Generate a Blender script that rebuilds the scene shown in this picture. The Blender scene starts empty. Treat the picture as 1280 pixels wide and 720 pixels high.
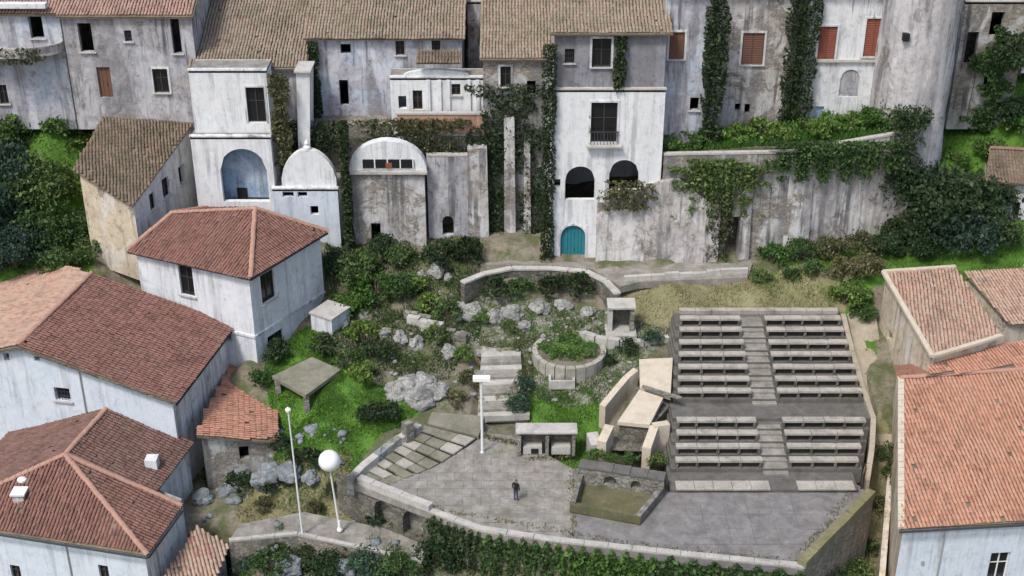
import bpy, math, random
import numpy as np
from mathutils import Vector, Matrix, noise as mnoise

random.seed(11)
rng = np.random.default_rng(11)
R = math.radians
S = bpy.context.scene
COL = S.collection

# ------------------------------------------------------------------ camera, sky, sun, exposure
CAMZ, PITCH, FPX = 54.0, 28.0, 1700.0          # metres, degrees, focal length in pixels of a 1280 px frame
cam_data = bpy.data.cameras.new('camera')
cam_data.sensor_width = 36.0
cam_data.lens = FPX / 1280.0 * 36.0
cam_data.clip_start, cam_data.clip_end = 0.5, 9000.0
cam = bpy.data.objects.new('camera', cam_data)
cam.location = (0, 0, CAMZ)
cam.rotation_euler = (R(90 - PITCH), 0, 0)
COL.objects.link(cam)
S.camera = cam

SUN_EL, SUN_ROT = 56.0, 218.0                  # degrees; rotation clockwise from +Y
world = bpy.data.worlds.new('World')
S.world = world
world.use_nodes = True
wn = world.node_tree.nodes
sky = wn.new('ShaderNodeTexSky')
sky.sky_type = 'NISHITA'
sky.sun_disc = False
sky.sun_elevation = R(SUN_EL)
sky.sun_rotation = R(SUN_ROT)
sky.air_density, sky.dust_density, sky.ozone_density = 1.0, 3.0, 1.0
world.node_tree.links.new(sky.outputs[0], wn['Background'].inputs[0])
wn['Background'].inputs[1].default_value = 0.1

sun_data = bpy.data.lights.new('sun', 'SUN')
sun_data.energy = 1.5
sun_data.angle = R(10)
sun_data.color = (1.0, 0.96, 0.9)
sun = bpy.data.objects.new('sun', sun_data)
sd = Vector((math.sin(R(SUN_ROT)) * math.cos(R(SUN_EL)), math.cos(R(SUN_ROT)) * math.cos(R(SUN_EL)), math.sin(R(SUN_EL))))
sun.rotation_euler = sd.to_track_quat('Z', 'Y').to_euler()
sun.location = (0, 60, 90)
COL.objects.link(sun)

S.view_settings.view_transform = 'Standard'
S.view_settings.look = 'None'
S.view_settings.exposure = 0.85
S.view_settings.gamma = 1.0
S.view_settings.use_curve_mapping = False
S.cycles.max_bounces = 5
S.cycles.transparent_max_bounces = 8

# ------------------------------------------------------------------ survey helpers: where a sight line meets a level or a facade plane
CP, SP = math.cos(R(PITCH)), math.sin(R(PITCH))
def ray(px, py):
    dx = (px - 640.0) / FPX; dy = -(py - 360.0) / FPX
    return (dx, CP + dy * SP, -SP + dy * CP)
def P(px, py, z):
    d = ray(px, py); t = (z - CAMZ) / d[2]
    return Vector((d[0] * t, d[1] * t, z))
def Q(px, py, Y):
    d = ray(px, py); t = Y / d[1]
    return Vector((d[0] * t, Y, CAMZ + d[2] * t))

# ------------------------------------------------------------------ materials
MATS = {}
class NT:
    def __init__(s, name):
        s.m = bpy.data.materials.new(name); s.m.use_nodes = True
        s.t = s.m.node_tree; s.b = s.t.nodes['Principled BSDF']
        s.b.inputs['Specular IOR Level'].default_value = 0.25
        s.pos = s.t.nodes.new('ShaderNodeNewGeometry')
    def L(s, a, b): s.t.links.new(a, b)
    def val(s, sock, v):
        if hasattr(v, 'is_linked') or hasattr(v, 'links'): s.L(v, sock)
        else: sock.default_value = v if not (isinstance(v, tuple) and len(v) == 3 and sock.type == 'RGBA') else (*v, 1)
    def mapped(s, scale=(1, 1, 1), src=None, rot=(0, 0, 0)):
        n = s.t.nodes.new('ShaderNodeMapping'); n.inputs['Scale'].default_value = scale; n.inputs['Rotation'].default_value = rot
        s.L(src or s.pos.outputs['Position'], n.inputs['Vector']); return n.outputs[0]
    def noise(s, scale, detail=4, rough=.6, vec=None, dist=0.0):
        n = s.t.nodes.new('ShaderNodeTexNoise'); n.inputs['Scale'].default_value = scale
        n.inputs['Detail'].default_value = detail; n.inputs['Roughness'].default_value = rough; n.inputs['Distortion'].default_value = dist
        s.L(vec or s.pos.outputs['Position'], n.inputs['Vector']); return n.outputs[0]
    def voronoi(s, scale, feature='F1', out='Distance', vec=None, rand=1.0):
        n = s.t.nodes.new('ShaderNodeTexVoronoi'); n.feature = feature; n.inputs['Scale'].default_value = scale
        n.inputs['Randomness'].default_value = rand
        s.L(vec or s.pos.outputs['Position'], n.inputs['Vector']); return n.outputs[out]
    def ramp(s, f, a, b, lo=0.0, hi=1.0):
        n = s.t.nodes.new('ShaderNodeMapRange'); n.inputs[1].default_value = a; n.inputs[2].default_value = b
        n.inputs[3].default_value = lo; n.inputs[4].default_value = hi; s.L(f, n.inputs[0]); return n.outputs[0]
    def mul(s, a, b, op='MULTIPLY'):
        n = s.t.nodes.new('ShaderNodeMath'); n.operation = op; s.val(n.inputs[0], a); s.val(n.inputs[1], b); return n.outputs[0]
    def mix(s, f, a, b, blend='MIX'):
        n = s.t.nodes.new('ShaderNodeMix'); n.data_type = 'RGBA'; n.blend_type = blend
        s.val(n.inputs[0], f); s.val(n.inputs[6], a); s.val(n.inputs[7], b); return n.outputs[2]
    def bump(s, h, strength=.4, dist=.03):
        n = s.t.nodes.new('ShaderNodeBump'); n.inputs['Strength'].default_value = strength; n.inputs['Distance'].default_value = dist
        s.L(h, n.inputs['Height']); s.L(n.outputs[0], s.b.inputs['Normal'])
    def out(s, col, rough=.9):
        s.val(s.b.inputs['Base Color'], col); s.val(s.b.inputs['Roughness'], rough); return s.m

def m_plaster(name, base, stain, streak=.5, patch=.35, stone=.3, dark=(.055, .055, .06), moss=.0, seed=0.0, tint=None, tint_amt=0., wash=0.):
    """old lime plaster: blotchy, streaked by rain, fallen off in places over rubble masonry"""
    t = NT(name)
    v = t.t.nodes.new('ShaderNodeVectorMath'); v.operation = 'ADD'; v.inputs[1].default_value = (seed, seed * 1.7, seed * .6)
    t.L(t.pos.outputs['Position'], v.inputs[0]); pos = v.outputs[0]
    blot = t.noise(.55, 8, .68, pos, .4)
    blot2 = t.noise(2.3, 6, .65, pos)
    run = t.noise(1.0, 5, .62, t.mapped((1.5, 1.5, .11), pos))
    run2 = t.noise(1.0, 4, .6, t.mapped((4.5, 4.5, .3), pos))
    fine = t.noise(14, 4, .7, pos)
    c = t.mix(t.ramp(blot, .42, .66, 0, patch * 1.7), base, stain)
    if tint: c = t.mix(t.ramp(t.noise(.4, 5, .6, t.mapped((1, 1, 1.3), pos)), .48, .6, 0, tint_amt), c, tint)
    c = t.mix(t.ramp(blot2, .5, .68, 0, min(1, patch * 1.3)), c, tuple(x * .55 for x in stain))
    flake = t.noise(1.15, 9, .74, t.mapped((1, 1, .8), pos), .8)
    c = t.mix(t.ramp(flake, .56, .63, 0, min(.85, patch * 1.4)), c, tuple(x * .42 for x in stain))
    c = t.mix(t.ramp(flake, .44, .36, 0, min(.7, patch)), c, tuple(min(.8, x * 1.3) for x in base))
    if wash: c = t.mix(t.ramp(t.noise(.36, 8, .66, t.mapped((1.15, 1.15, .75), pos), .7), .505, .55, 0, wash), c, (.77, .785, .80))
    # rubble where the coat is gone
    cell = t.voronoi(3.2, 'F1', 'Color', t.mapped((1, 1, 1.7), pos))
    edge = t.voronoi(3.2, 'DISTANCE_TO_EDGE', 'Distance', t.mapped((1, 1, 1.7), pos))
    sep = t.t.nodes.new('ShaderNodeSeparateColor'); t.L(cell, sep.inputs[0])
    sc = t.mix(sep.outputs[0], (.20, .175, .145), (.40, .36, .31))
    sc = t.mix(t.ramp(edge, 0, .07, 1, 0), sc, (.12, .105, .09))
    gone = t.ramp(t.noise(.33, 9, .72, pos, .6), .67 - stone * .38, .71 - stone * .38)
    c = t.mix(gone, c, sc)
    zone_ = t.ramp(t.noise(.22, 5, .6, pos, .8), .42, .6)
    c = t.mix(t.mul(t.ramp(run, .53, .63, 0, min(.9, streak)), t.ramp(zone_, 0, 1, .35, 1)), c, dark)
    c = t.mix(t.mul(t.ramp(run2, .55, .68, 0, min(.85, streak * .9)), t.ramp(zone_, 0, 1, .25, 1)), c, tuple(x * 1.5 for x in dark))
    band = t.noise(1.0, 5, .6, t.mapped((.5, .5, .045), pos), .6)
    c = t.mix(t.mul(t.ramp(band, .52, .6, 0, min(.85, max(0, streak - .3) * 1.1)), t.ramp(t.noise(1.5, 7, .75, pos), .35, .55, .35, 1)), c, (.155, .148, .155))
    grime = t.noise(1.9, 9, .78, t.mapped((1, 1, .55), pos), 1.0)
    c = t.mix(t.mul(t.ramp(grime, .56, .66, 0, min(.8, .15 + patch * 1.1)), t.ramp(zone_, 0, 1, .45, 1)), c, tuple(x * 1.3 for x in dark))
    if moss: c = t.mix(t.ramp(t.noise(.8, 7, .7, pos, .5), .5, .68, 0, moss), c, (.07, .095, .035))
    c = t.mix(t.ramp(fine, .3, .7, .0, .3), c, tuple(x * .6 for x in base))
    h = t.mul(t.mul(fine, .5), t.mul(t.mul(t.ramp(edge, 0, .09), gone), t.mul(gone, -1.2), 'ADD'), 'ADD')
    t.bump(h, .5, .04)
    MATS[name] = t.out(c, .93)

def m_roof(name, a, b, c3, moss=.25, mosscol=(.11, .105, .05), pale=.2):
    """barrel tiles: every tile its own tone, lichen and soot over whole stretches"""
    t = NT(name)
    r = t.pos.outputs['Random Per Island']
    c = t.mix(t.ramp(r, 0, .6), a, b)
    c = t.mix(t.ramp(r, .8, .95), c, c3)
    c = t.mix(t.ramp(t.noise(.45, 7, .7, None, .4), .46, .68, 0, moss), c, mosscol)
    c = t.mix(t.ramp(t.noise(1.7, 5, .7), .54, .7, 0, pale), c, (.42, .36, .30))
    c = t.mix(t.ramp(t.noise(.9, 7, .75, None, .5), .5, .66, 0, .6), c, tuple(x * .4 for x in a))
    c = t.mix(t.ramp(t.noise(.7, 6, .7, t.mapped((1.3, .6, 1)), .6), .55, .68, 0, .5), c, tuple(min(.6, x * 1.35) for x in c3))
    c = t.mix(t.ramp(t.noise(11, 3, .7), .4, .75, 0, .5), c, tuple(x * .5 for x in a))
    t.bump(t.noise(18, 3), .3, .02)
    MATS[name] = t.out(c, .92)

def m_stone(name, a, b, dark, moss=.3, mosscol=(.09, .11, .04), scale=2.4, joints=True, top=0.):
    t = NT(name)
    v = t.mapped((1, 1, 1.5))
    cell = t.voronoi(scale, 'F1', 'Color', v); edge = t.voronoi(scale, 'DISTANCE_TO_EDGE', 'Distance', v)
    sep = t.t.nodes.new('ShaderNodeSeparateColor'); t.L(cell, sep.inputs[0])
    if joints:
        c = t.mix(sep.outputs[0], a, b); c = t.mix(t.ramp(edge, 0, .06, .8, 0), c, dark)
    else:
        c = t.mix(t.ramp(t.noise(1.1, 8, .7, None, .3), .35, .65), a, b)
    c = t.mix(t.ramp(t.noise(.8, 8, .72), .5, .7, 0, .65), c, dark)
    c = t.mix(t.ramp(t.noise(.6, 8, .7, None, .5), .5, .66, 0, moss), c, mosscol)
    fine = t.noise(9, 6, .75)
    c = t.mix(t.ramp(fine, .35, .75, 0, .5), c, dark)
    if top:
        sn = t.t.nodes.new('ShaderNodeSeparateXYZ'); t.L(t.pos.outputs['Normal'], sn.inputs[0])
        lich = t.noise(2.6, 8, .75, None, .5)
        c = t.mix(t.mul(t.ramp(lich, .5, .62), t.ramp(sn.outputs[2], .0, .8, 0, top)), c, (.1, .115, .045))
        crack = t.voronoi(1.4, 'DISTANCE_TO_EDGE', 'Distance', t.mapped((1, 1, 1.6)))
        c = t.mix(t.ramp(crack, 0, .035, .8, 0), c, tuple(x * .5 for x in dark))
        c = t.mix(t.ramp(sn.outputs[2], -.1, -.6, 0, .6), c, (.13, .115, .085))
    h = t.mul(t.mul(fine, .6), t.ramp(edge, 0, .1), 'ADD') if joints else fine
    t.bump(h, .6, .06)
    MATS[name] = t.out(c, .92)

def m_plain(name, col, rough=.8, var=.35, scale=3.0, metal=0.0, spec=.25):
    t = NT(name)
    c = t.mix(t.ramp(t.noise(scale, 6, .7), .4, .7, 0, var), col, tuple(x * .45 for x in col))
    t.b.inputs['Metallic'].default_value = metal; t.b.inputs['Specular IOR Level'].default_value = spec
    MATS[name] = t.out(c, rough)

def m_leaf(name, dark, mid, light, trans=.25):
    t = NT(name)
    r = t.pos.outputs['Random Per Island']
    c = t.mix(t.ramp(r, 0, .55), dark, mid)
    c = t.mix(t.ramp(r, .72, 1.0), c, light)
    c = t.mix(t.ramp(t.noise(.9, 4, .6), .4, .65, 0, .55), c, dark)
    oi = t.t.nodes.new('ShaderNodeObjectInfo'); hs = t.t.nodes.new('ShaderNodeHueSaturation')
    t.L(t.ramp(oi.outputs['Random'], 0, 1, .47, .515), hs.inputs['Hue']); t.L(t.ramp(oi.outputs['Random'], 0, 1, 1.3, .75), hs.inputs['Value']); hs.inputs['Saturation'].default_value = .95
    t.L(c, hs.inputs['Color']); c = hs.outputs[0]
    m = t.out(c, .6)
    tr = t.t.nodes.new('ShaderNodeBsdfTranslucent'); t.L(c, tr.inputs[0])
    mx = t.t.nodes.new('ShaderNodeMixShader'); mx.inputs[0].default_value = trans
    o = t.t.nodes['Material Output']
    t.L(t.b.outputs[0], mx.inputs[1]); t.L(tr.outputs[0], mx.inputs[2]); t.L(mx.outputs[0], o.inputs[0])
    MATS[name] = m

W_ = (.78, .79, .80)
m_plaster('plaster_bright', (.80, .815, .82), (.58, .60, .62), .4, .2, .0, seed=3, wash=.3)
m_plaster('plaster_white', (.74, .745, .75), (.50, .505, .52), .7, .3, .12, wash=.6)
m_plaster('plaster_house', (.76, .785, .82), (.56, .59, .64), .42, .22, .0, seed=12, wash=.3)
m_plaster('plaster_grey', (.43, .425, .45), (.27, .27, .295), 1.0, .5, .25, seed=31, wash=.28, tint=(.45, .40, .34), tint_amt=.35)
m_plaster('plaster_dark', (.30, .30, .325), (.2, .2, .22), .8, .45, .1, seed=171)
m_plaster('plaster_lavender', (.49, .485, .53), (.32, .315, .365), 1.0, .45, .16, seed=47, tint=(.46, .60, .72), tint_amt=.5, wash=.42)
m_plaster('plaster_pale', (.55, .535, .53), (.34, .325, .325), 1.0, .5, .42, seed=63, wash=.42, tint=(.50, .43, .35), tint_amt=.5)
m_plaster('plaster_ruin', (.52, .51, .49), (.29, .28, .26), 1.0, .55, .55, moss=.35, seed=80, wash=.3)
m_plaster('plaster_cream', (.66, .56, .42), (.44, .37, .28), .5, .45, .18, seed=95, wash=.35)
m_plaster('plaster_pink', (.58, .55, .53), (.36, .335, .325), .95, .5, .34, seed=120, wash=.45, tint=(.47, .41, .34), tint_amt=.5)
m_plaster('plaster_tower', (.55, .525, .525), (.38, .36, .37), .7, .45, .22, seed=160, wash=.3)
m_plaster('plaster_blue', (.36, .50, .66), (.26, .35, .46), .5, .4, .0, seed=7, wash=.35)
m_plaster('plaster_sky', (.66, .735, .81), (.52, .59, .67), .34, .2, .0, seed=140, wash=.3)
m_plaster('plaster_terracotta', (.50, .29, .20), (.36, .23, .17), .35, .4, .0, seed=22)
m_plaster('masonry_mossy', (.33, .31, .26), (.2, .19, .15), .6, .6, .8, moss=.6, seed=150)
m_roof('roof_red', (.225, .112, .09), (.285, .148, .118), (.18, .095, .08), .35, (.15, .105, .08), .2)
m_roof('roof_brown', (.185, .10, .085), (.235, .135, .11), (.15, .088, .08), .5, (.13, .10, .075), .2)
m_roof('roof_old', (.27, .22, .17), (.35, .285, .22), (.31, .195, .145), .75, (.2, .19, .115), .6)
m_roof('roof_khaki', (.2, .175, .11), (.26, .23, .15), (.24, .17, .11), .7, (.16, .16, .07), .3)
m_roof('roof_dark_old', (.16, .125, .095), (.22, .175, .125), (.2, .12, .09), .75, (.10, .10, .055), .25)
m_roof('roof_orange', (.45, .215, .14), (.52, .275, .19), (.40, .19, .125), .3, (.46, .33, .25), .35)
m_roof('roof_pale', (.42, .27, .20), (.50, .35, .27), (.40, .20, .14), .3, (.36, .33, .29), .6)
m_roof('roof_pink', (.40, .24, .19), (.46, .30, .245), (.32, .2, .17), .3, (.3, .26, .22), .4)
m_stone('stone_wall', (.22, .205, .18), (.38, .36, .325), (.075, .07, .06), .35)
m_stone('stone_dark', (.14, .13, .11), (.25, .235, .2), (.05, .048, .04), .5)
m_stone('stone_pale', (.46, .44, .41), (.60, .58, .54), (.22, .21, .19), .12, joints=False)
m_stone('rock', (.28, .28, .275), (.47, .47, .455), (.1, .1, .095), .3, joints=False, top=.75)
m_stone('rock_blue', (.2, .225, .25), (.34, .375, .41), (.07, .08, .09), .3, joints=False, top=.6)
m_stone('paving', (.215, .2, .178), (.40, .38, .345), (.12, .112, .098), .55, (.15, .15, .09), 1.3, joints=False)
m_stone('paving_dark', (.165, .157, .157), (.30, .287, .28), (.1, .095, .092), .3, (.12, .12, .08), 1.0, joints=False)
m_stone('bench_concrete', (.44, .425, .39), (.56, .54, .5), (.2, .195, .175), .2, (.2, .2, .13), joints=False)
m_stone('bench_stone', (.38, .355, .31), (.52, .485, .425), (.12, .115, .1), .3, (.15, .15, .09), joints=False)
m_stone('tier_concrete', (.12, .115, .107), (.19, .182, .168), (.05, .048, .042), .3, (.12, .12, .075), joints=False)
m_stone('slab_beige', (.55, .48, .37), (.64, .57, .46), (.34, .3, .23), .08, joints=False)
m_stone('moss_bank', (.2, .185, .1), (.29, .265, .16), (.1, .1, .045), .5, (.12, .135, .045), joints=False)
m_plain('wood_brown', (.17, .085, .06), .7)
m_plain('wood_dark', (.06, .05, .045), .7)
m_stone('shade_black', (.03, .029, .027), (.055, .052, .048), (.02, .02, .018), .3, joints=False)  # near-black colour painted as shade under bench seats and between step treads
m_stone('step_mossy', (.2, .19, .15), (.3, .285, .23), (.1, .1, .07), .6, (.13, .14, .06), joints=False)
m_stone('moss_dark', (.11, .105, .06), (.19, .175, .1), (.06, .06, .03), .6, (.1, .12, .035), joints=False)
m_stone('path_beige', (.36, .31, .24), (.46, .41, .33), (.2, .18, .13), .35, (.2, .2, .1), joints=False)
m_plain('wood_red', (.25, .085, .055), .7)
m_plain('paint_teal', (.03, .20, .24), .5, .3)
m_plain('paint_white', (.75, .75, .74), .6, .15)
m_plain('glass_dark', (.012, .014, .017), .12, .1, spec=.5)
m_plain('void_dark', (.02, .02, .02), .9)
m_plain('metal_grey', (.42, .43, .44), .45, .2, metal=.3)
m_plain('metal_dark', (.05, .05, .055), .5)
m_plain('bark', (.12, .095, .07), .9)
m_plain('globe_white', (.85, .85, .83), .3, .06, spec=.5)
m_plain('ridge_tile', (.42, .25, .19), .9, .5)
m_plain('ridge_dark', (.26, .16, .12), .9, .5)
m_plain('cloth_black', (.015, .016, .02), .85)
m_plain('cloth_blue', (.05, .065, .11), .85)
m_plain('skin', (.5, .3, .22), .6, .1)
m_leaf('leaf_dark', (.022, .046, .02), (.045, .085, .032), (.095, .14, .055))
m_leaf('leaf_mid', (.04, .085, .024), (.08, .155, .042), (.155, .24, .07))
m_leaf('leaf_bright', (.05, .115, .02), (.10, .21, .035), (.19, .31, .08))
m_leaf('leaf_lime', (.06, .14, .02), (.12, .26, .045), (.2, .36, .09))
m_leaf('leaf_olive', (.07, .08, .035), (.12, .13, .055), (.2, .2, .09))
m_leaf('leaf_blue', (.028, .06, .04), (.055, .11, .07), (.115, .17, .115))
m_leaf('leaf_ivy', (.018, .034, .014), (.034, .062, .022), (.075, .11, .04), .15)
m_leaf('grass', (.06, .14, .018), (.11, .25, .03), (.19, .34, .07), .35)
m_leaf('grass_dark', (.03, .07, .015), (.055, .12, .025), (.1, .17, .045), .3)
m_leaf('grass_dry', (.12, .12, .05), (.2, .19, .08), (.28, .26, .13), .3)

def m_ground():
    t = NT('ground_soil')
    a = t.t.nodes.new('ShaderNodeAttribute'); a.attribute_name = 'zone'
    sep = t.t.nodes.new('ShaderNodeSeparateColor'); t.L(a.outputs['Color'], sep.inputs[0])
    n1 = t.noise(.7, 8, .7, None, .4); n2 = t.noise(4, 6, .7)
    soil = t.mix(t.ramp(n1, .35, .65), (.16, .135, .1), (.24, .22, .175))
    soil = t.mix(t.ramp(n2, .5, .7, 0, .6), soil, (.09, .085, .05))
    soil = t.mix(t.ramp(t.noise(.5, 7, .7), .45, .58, 0, .8), soil, (.07, .095, .03))
    green = t.mix(t.ramp(n1, .35, .65), (.055, .13, .018), (.11, .23, .035))
    dry = t.mix(t.ramp(n1, .35, .65), (.17, .16, .08), (.26, .245, .14))
    dry = t.mix(t.ramp(n2, .5, .7, 0, .6), dry, (.11, .12, .04))
    pale = t.mix(t.ramp(n2, .4, .62), (.29, .28, .25), (.15, .14, .11))
    pale = t.mix(t.ramp(t.noise(1.3, 8, .75, None, .6), .46, .56, 0, .95), pale, (.065, .11, .028))
    pale = t.mix(t.ramp(t.noise(2.1, 8, .75, None, .6), .55, .65, 0, .8), pale, (.12, .105, .08))
    wob = t.ramp(t.noise(1.6, 6, .7), .3, .7, -.35, .35)
    c = t.mix(t.ramp(t.mul(sep.outputs[0], wob, 'ADD'), .35, .65), soil, green)
    c = t.mix(t.ramp(t.mul(sep.outputs[1], wob, 'ADD'), .35, .65), c, dry)
    c0 = c
    c = t.mix(t.ramp(t.mul(sep.outputs[2], wob, 'ADD'), .35, .65), c0, pale)
    t.bump(n2, .7, .12)
    MATS['ground_soil'] = t.out(c, .95)
m_ground()

# ------------------------------------------------------------------ mesh helpers
def tag(o, label=None, cat=None, group=None, kind=None):
    if label: o['label'] = label
    if cat: o['category'] = cat
    if group: o['group'] = group
    if kind: o['kind'] = kind
    return o
def empty(name, loc, label=None, cat=None, group=None, kind=None):
    o = bpy.data.objects.new(name, None); o.location = loc; o.empty_display_size = .3
    COL.objects.link(o); return tag(o, label, cat, group, kind)
def origin(p):
    if p is None: return Vector((0, 0, 0))
    return Vector(p.location) + origin(p.parent)
class MB:
    """collects faces in world metres; build() links them as one mesh under its parent"""
    def __init__(s): s.v = []; s.f = []
    def poly(s, pts):
        n = len(s.v); s.v += [tuple(p) for p in pts]; s.f.append(tuple(range(n, n + len(pts)))); return s
    def prism(s, pts, off):
        """closed solid: polygon pts swept by vector off"""
        n = len(s.v); k = len(pts); off = Vector(off)
        s.v += [tuple(p) for p in pts] + [tuple(Vector(p) + off) for p in pts]
        s.f.append(tuple(range(n, n + k))[::-1]); s.f.append(tuple(range(n + k, n + 2 * k)))
        for i in range(k): s.f.append((n + i, n + (i + 1) % k, n + k + (i + 1) % k, n + k + i))
        return s
    def box(s, c, size, rz=0.0, tilt=0.0):
        hx, hy, hz = size[0] / 2, size[1] / 2, size[2] / 2
        m = Matrix.Rotation(rz, 3, 'Z') @ Matrix.Rotation(tilt, 3, 'X'); c = Vector(c)
        b = [c + m @ Vector((x, y, -hz)) for x, y in ((-hx, -hy), (hx, -hy), (hx, hy), (-hx, hy))]
        return s.prism(b, m @ Vector((0, 0, size[2])))
    def tube(s, pts, r, n=8, cap=True):
        pts = [Vector(p) for p in pts]; rs = r if isinstance(r, (list, tuple)) else [r] * len(pts)
        base = len(s.v)
        for i, p in enumerate(pts):
            d = (pts[min(i + 1, len(pts) - 1)] - pts[max(i - 1, 0)]).normalized()
            a = d.orthogonal().normalized(); b = d.cross(a)
            for k in range(n):
                an = 2 * math.pi * k / n
                s.v.append(tuple(p + (a * math.cos(an) + b * math.sin(an)) * rs[i]))
        for i in range(len(pts) - 1):
            for k in range(n):
                s.f.append((base + i * n + k, base + i * n + (k + 1) % n, base + (i + 1) * n + (k + 1) % n, base + (i + 1) * n + k))
        if cap:
            s.f.append(tuple(range(base, base + n))[::-1]); e = base + (len(pts) - 1) * n; s.f.append(tuple(range(e, e + n)))
        return s
    def lathe(s, c, prof, n=16):
        base = len(s.v); c = Vector(c)
        for (r, z) in prof:
            for k in range(n):
                an = 2 * math.pi * k / n; s.v.append((c.x + r * math.cos(an), c.y + r * math.sin(an), c.z + z))
        for i in range(len(prof) - 1):
            for k in range(n):
                s.f.append((base + i * n + k, base + i * n + (k + 1) % n, base + (i + 1) * n + (k + 1) % n, base + (i + 1) * n + k))
        s.f.append(tuple(range(base, base + n))[::-1]); e = base + (len(prof) - 1) * n; s.f.append(tuple(range(e, e + n)))
        return s
    def build(s, name, mat, parent=None, smooth=False, kind=None, label=None):
        o_ = origin(parent); me = bpy.data.meshes.new(name)
        me.from_pydata([(v[0] - o_.x, v[1] - o_.y, v[2] - o_.z) for v in s.v], [], s.f)
        me.validate(); me.update()
        if smooth: me.polygons.foreach_set('use_smooth', [True] * len(me.polygons))
        me.materials.append(MATS[mat])
        o = bpy.data.objects.new(name, me); COL.objects.link(o)
        if parent: o.parent = parent
        if kind: o['kind'] = kind
        if label: o['label'] = label
        return o
def npmesh(name, verts, quads, mat, parent=None, smooth=False):
    """verts (N,3), quads (M,4 or 3) arrays, in world metres"""
    o_ = origin(parent); me = bpy.data.meshes.new(name); k = quads.shape[1]
    v = verts - np.array(o_)[None]
    me.vertices.add(len(v)); me.vertices.foreach_set('co', v.astype(np.float32).ravel())
    me.loops.add(quads.size); me.loops.foreach_set('vertex_index', quads.astype(np.int32).ravel())
    me.polygons.add(len(quads)); me.polygons.foreach_set('loop_start', np.arange(0, quads.size, k, dtype=np.int32))
    me.update(calc_edges=True); me.validate()
    if smooth: me.polygons.foreach_set('use_smooth', np.ones(len(quads), bool))
    me.materials.append(MATS[mat])
    o = bpy.data.objects.new(name, me); COL.objects.link(o)
    if parent: o.parent = parent
    return o
def inpoly(x, y, poly):
    x = np.asarray(x, float); y = np.asarray(y, float); r = np.zeros(x.shape, bool); n = len(poly); j = n - 1
    for i in range(n):
        xi, yi = poly[i][0], poly[i][1]; xj, yj = poly[j][0], poly[j][1]
        if yi != yj:
            r ^= ((yi > y) != (yj > y)) & (x < (xj - xi) * (y - yi) / (yj - yi) + xi)
        j = i
    return r

# ------------------------------------------------------------------ walls with real openings
def wall(parent, A, B, z0, za, zb, ops=(), t=.45, mat='plaster_white', name='wall', label=None):
    """wall from A to B (outside on the right hand walking A>B), top running from za to zb; ops: dicts u0,u1,z0,z1,arch"""
    A = Vector((A[0], A[1])); B = Vector((B[0], B[1])); Lg = (B - A).length; u = (B - A) / Lg; n = Vector((u.y, -u.x))
    mb = MB()
    def pt(a, z, d=0.0): q = A + u * a - n * d; return (q.x, q.y, z)
    cuts = {0.0, Lg}
    for o in ops:
        if o.get('arch'):
            k = 10
            for i in range(k + 1): cuts.add(o['u0'] + (o['u1'] - o['u0']) * i / k)
        else: cuts.add(o['u0']); cuts.add(o['u1'])
    cuts = sorted(c for c in cuts if -1e-6 <= c <= Lg + 1e-6)
    def topo(o, a):
        if not o.get('arch'): return o['z1']
        r = (o['u1'] - o['u0']) / 2; m = (o['u0'] + o['u1']) / 2; rise = min(r, o.get('rise', r))
        return o['z1'] - rise + rise * math.sqrt(max(0, 1 - ((a - m) / r) ** 2))
    for a, b in zip(cuts[:-1], cuts[1:]):
        if b - a < 1e-5: continue
        ta, tb = za + (zb - za) * a / Lg, za + (zb - za) * b / Lg
        la = lb = z0
        for o in sorted([o for o in ops if o['u0'] <= a + 1e-5 and o['u1'] >= b - 1e-5], key=lambda o: o['z0']):
            if o['z0'] > la + 1e-4: mb.poly([pt(a, la), pt(b, lb), pt(b, o['z0']), pt(a, o['z0'])])
            ha, hb = topo(o, a), topo(o, b)
            mb.poly([pt(a, ha), pt(b, hb), pt(b, hb, t), pt(a, ha, t)])
            la, lb = ha, hb
        mb.poly([pt(a, la), pt(b, lb), pt(b, tb), pt(a, ta)])
    for o in ops:
        mb.poly([pt(o['u0'], o['z0'], t), pt(o['u1'], o['z0'], t), pt(o['u1'], o['z0']), pt(o['u0'], o['z0'])])
        for e in ('u0', 'u1'):
            h = topo(o, o[e]); q = [pt(o[e], o['z0']), pt(o[e], h), pt(o[e], h, t), pt(o[e], o['z0'], t)]
            mb.poly(q if e == 'u0' else q[::-1])
    return mb.build(name, mat, parent, label=label)

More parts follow.
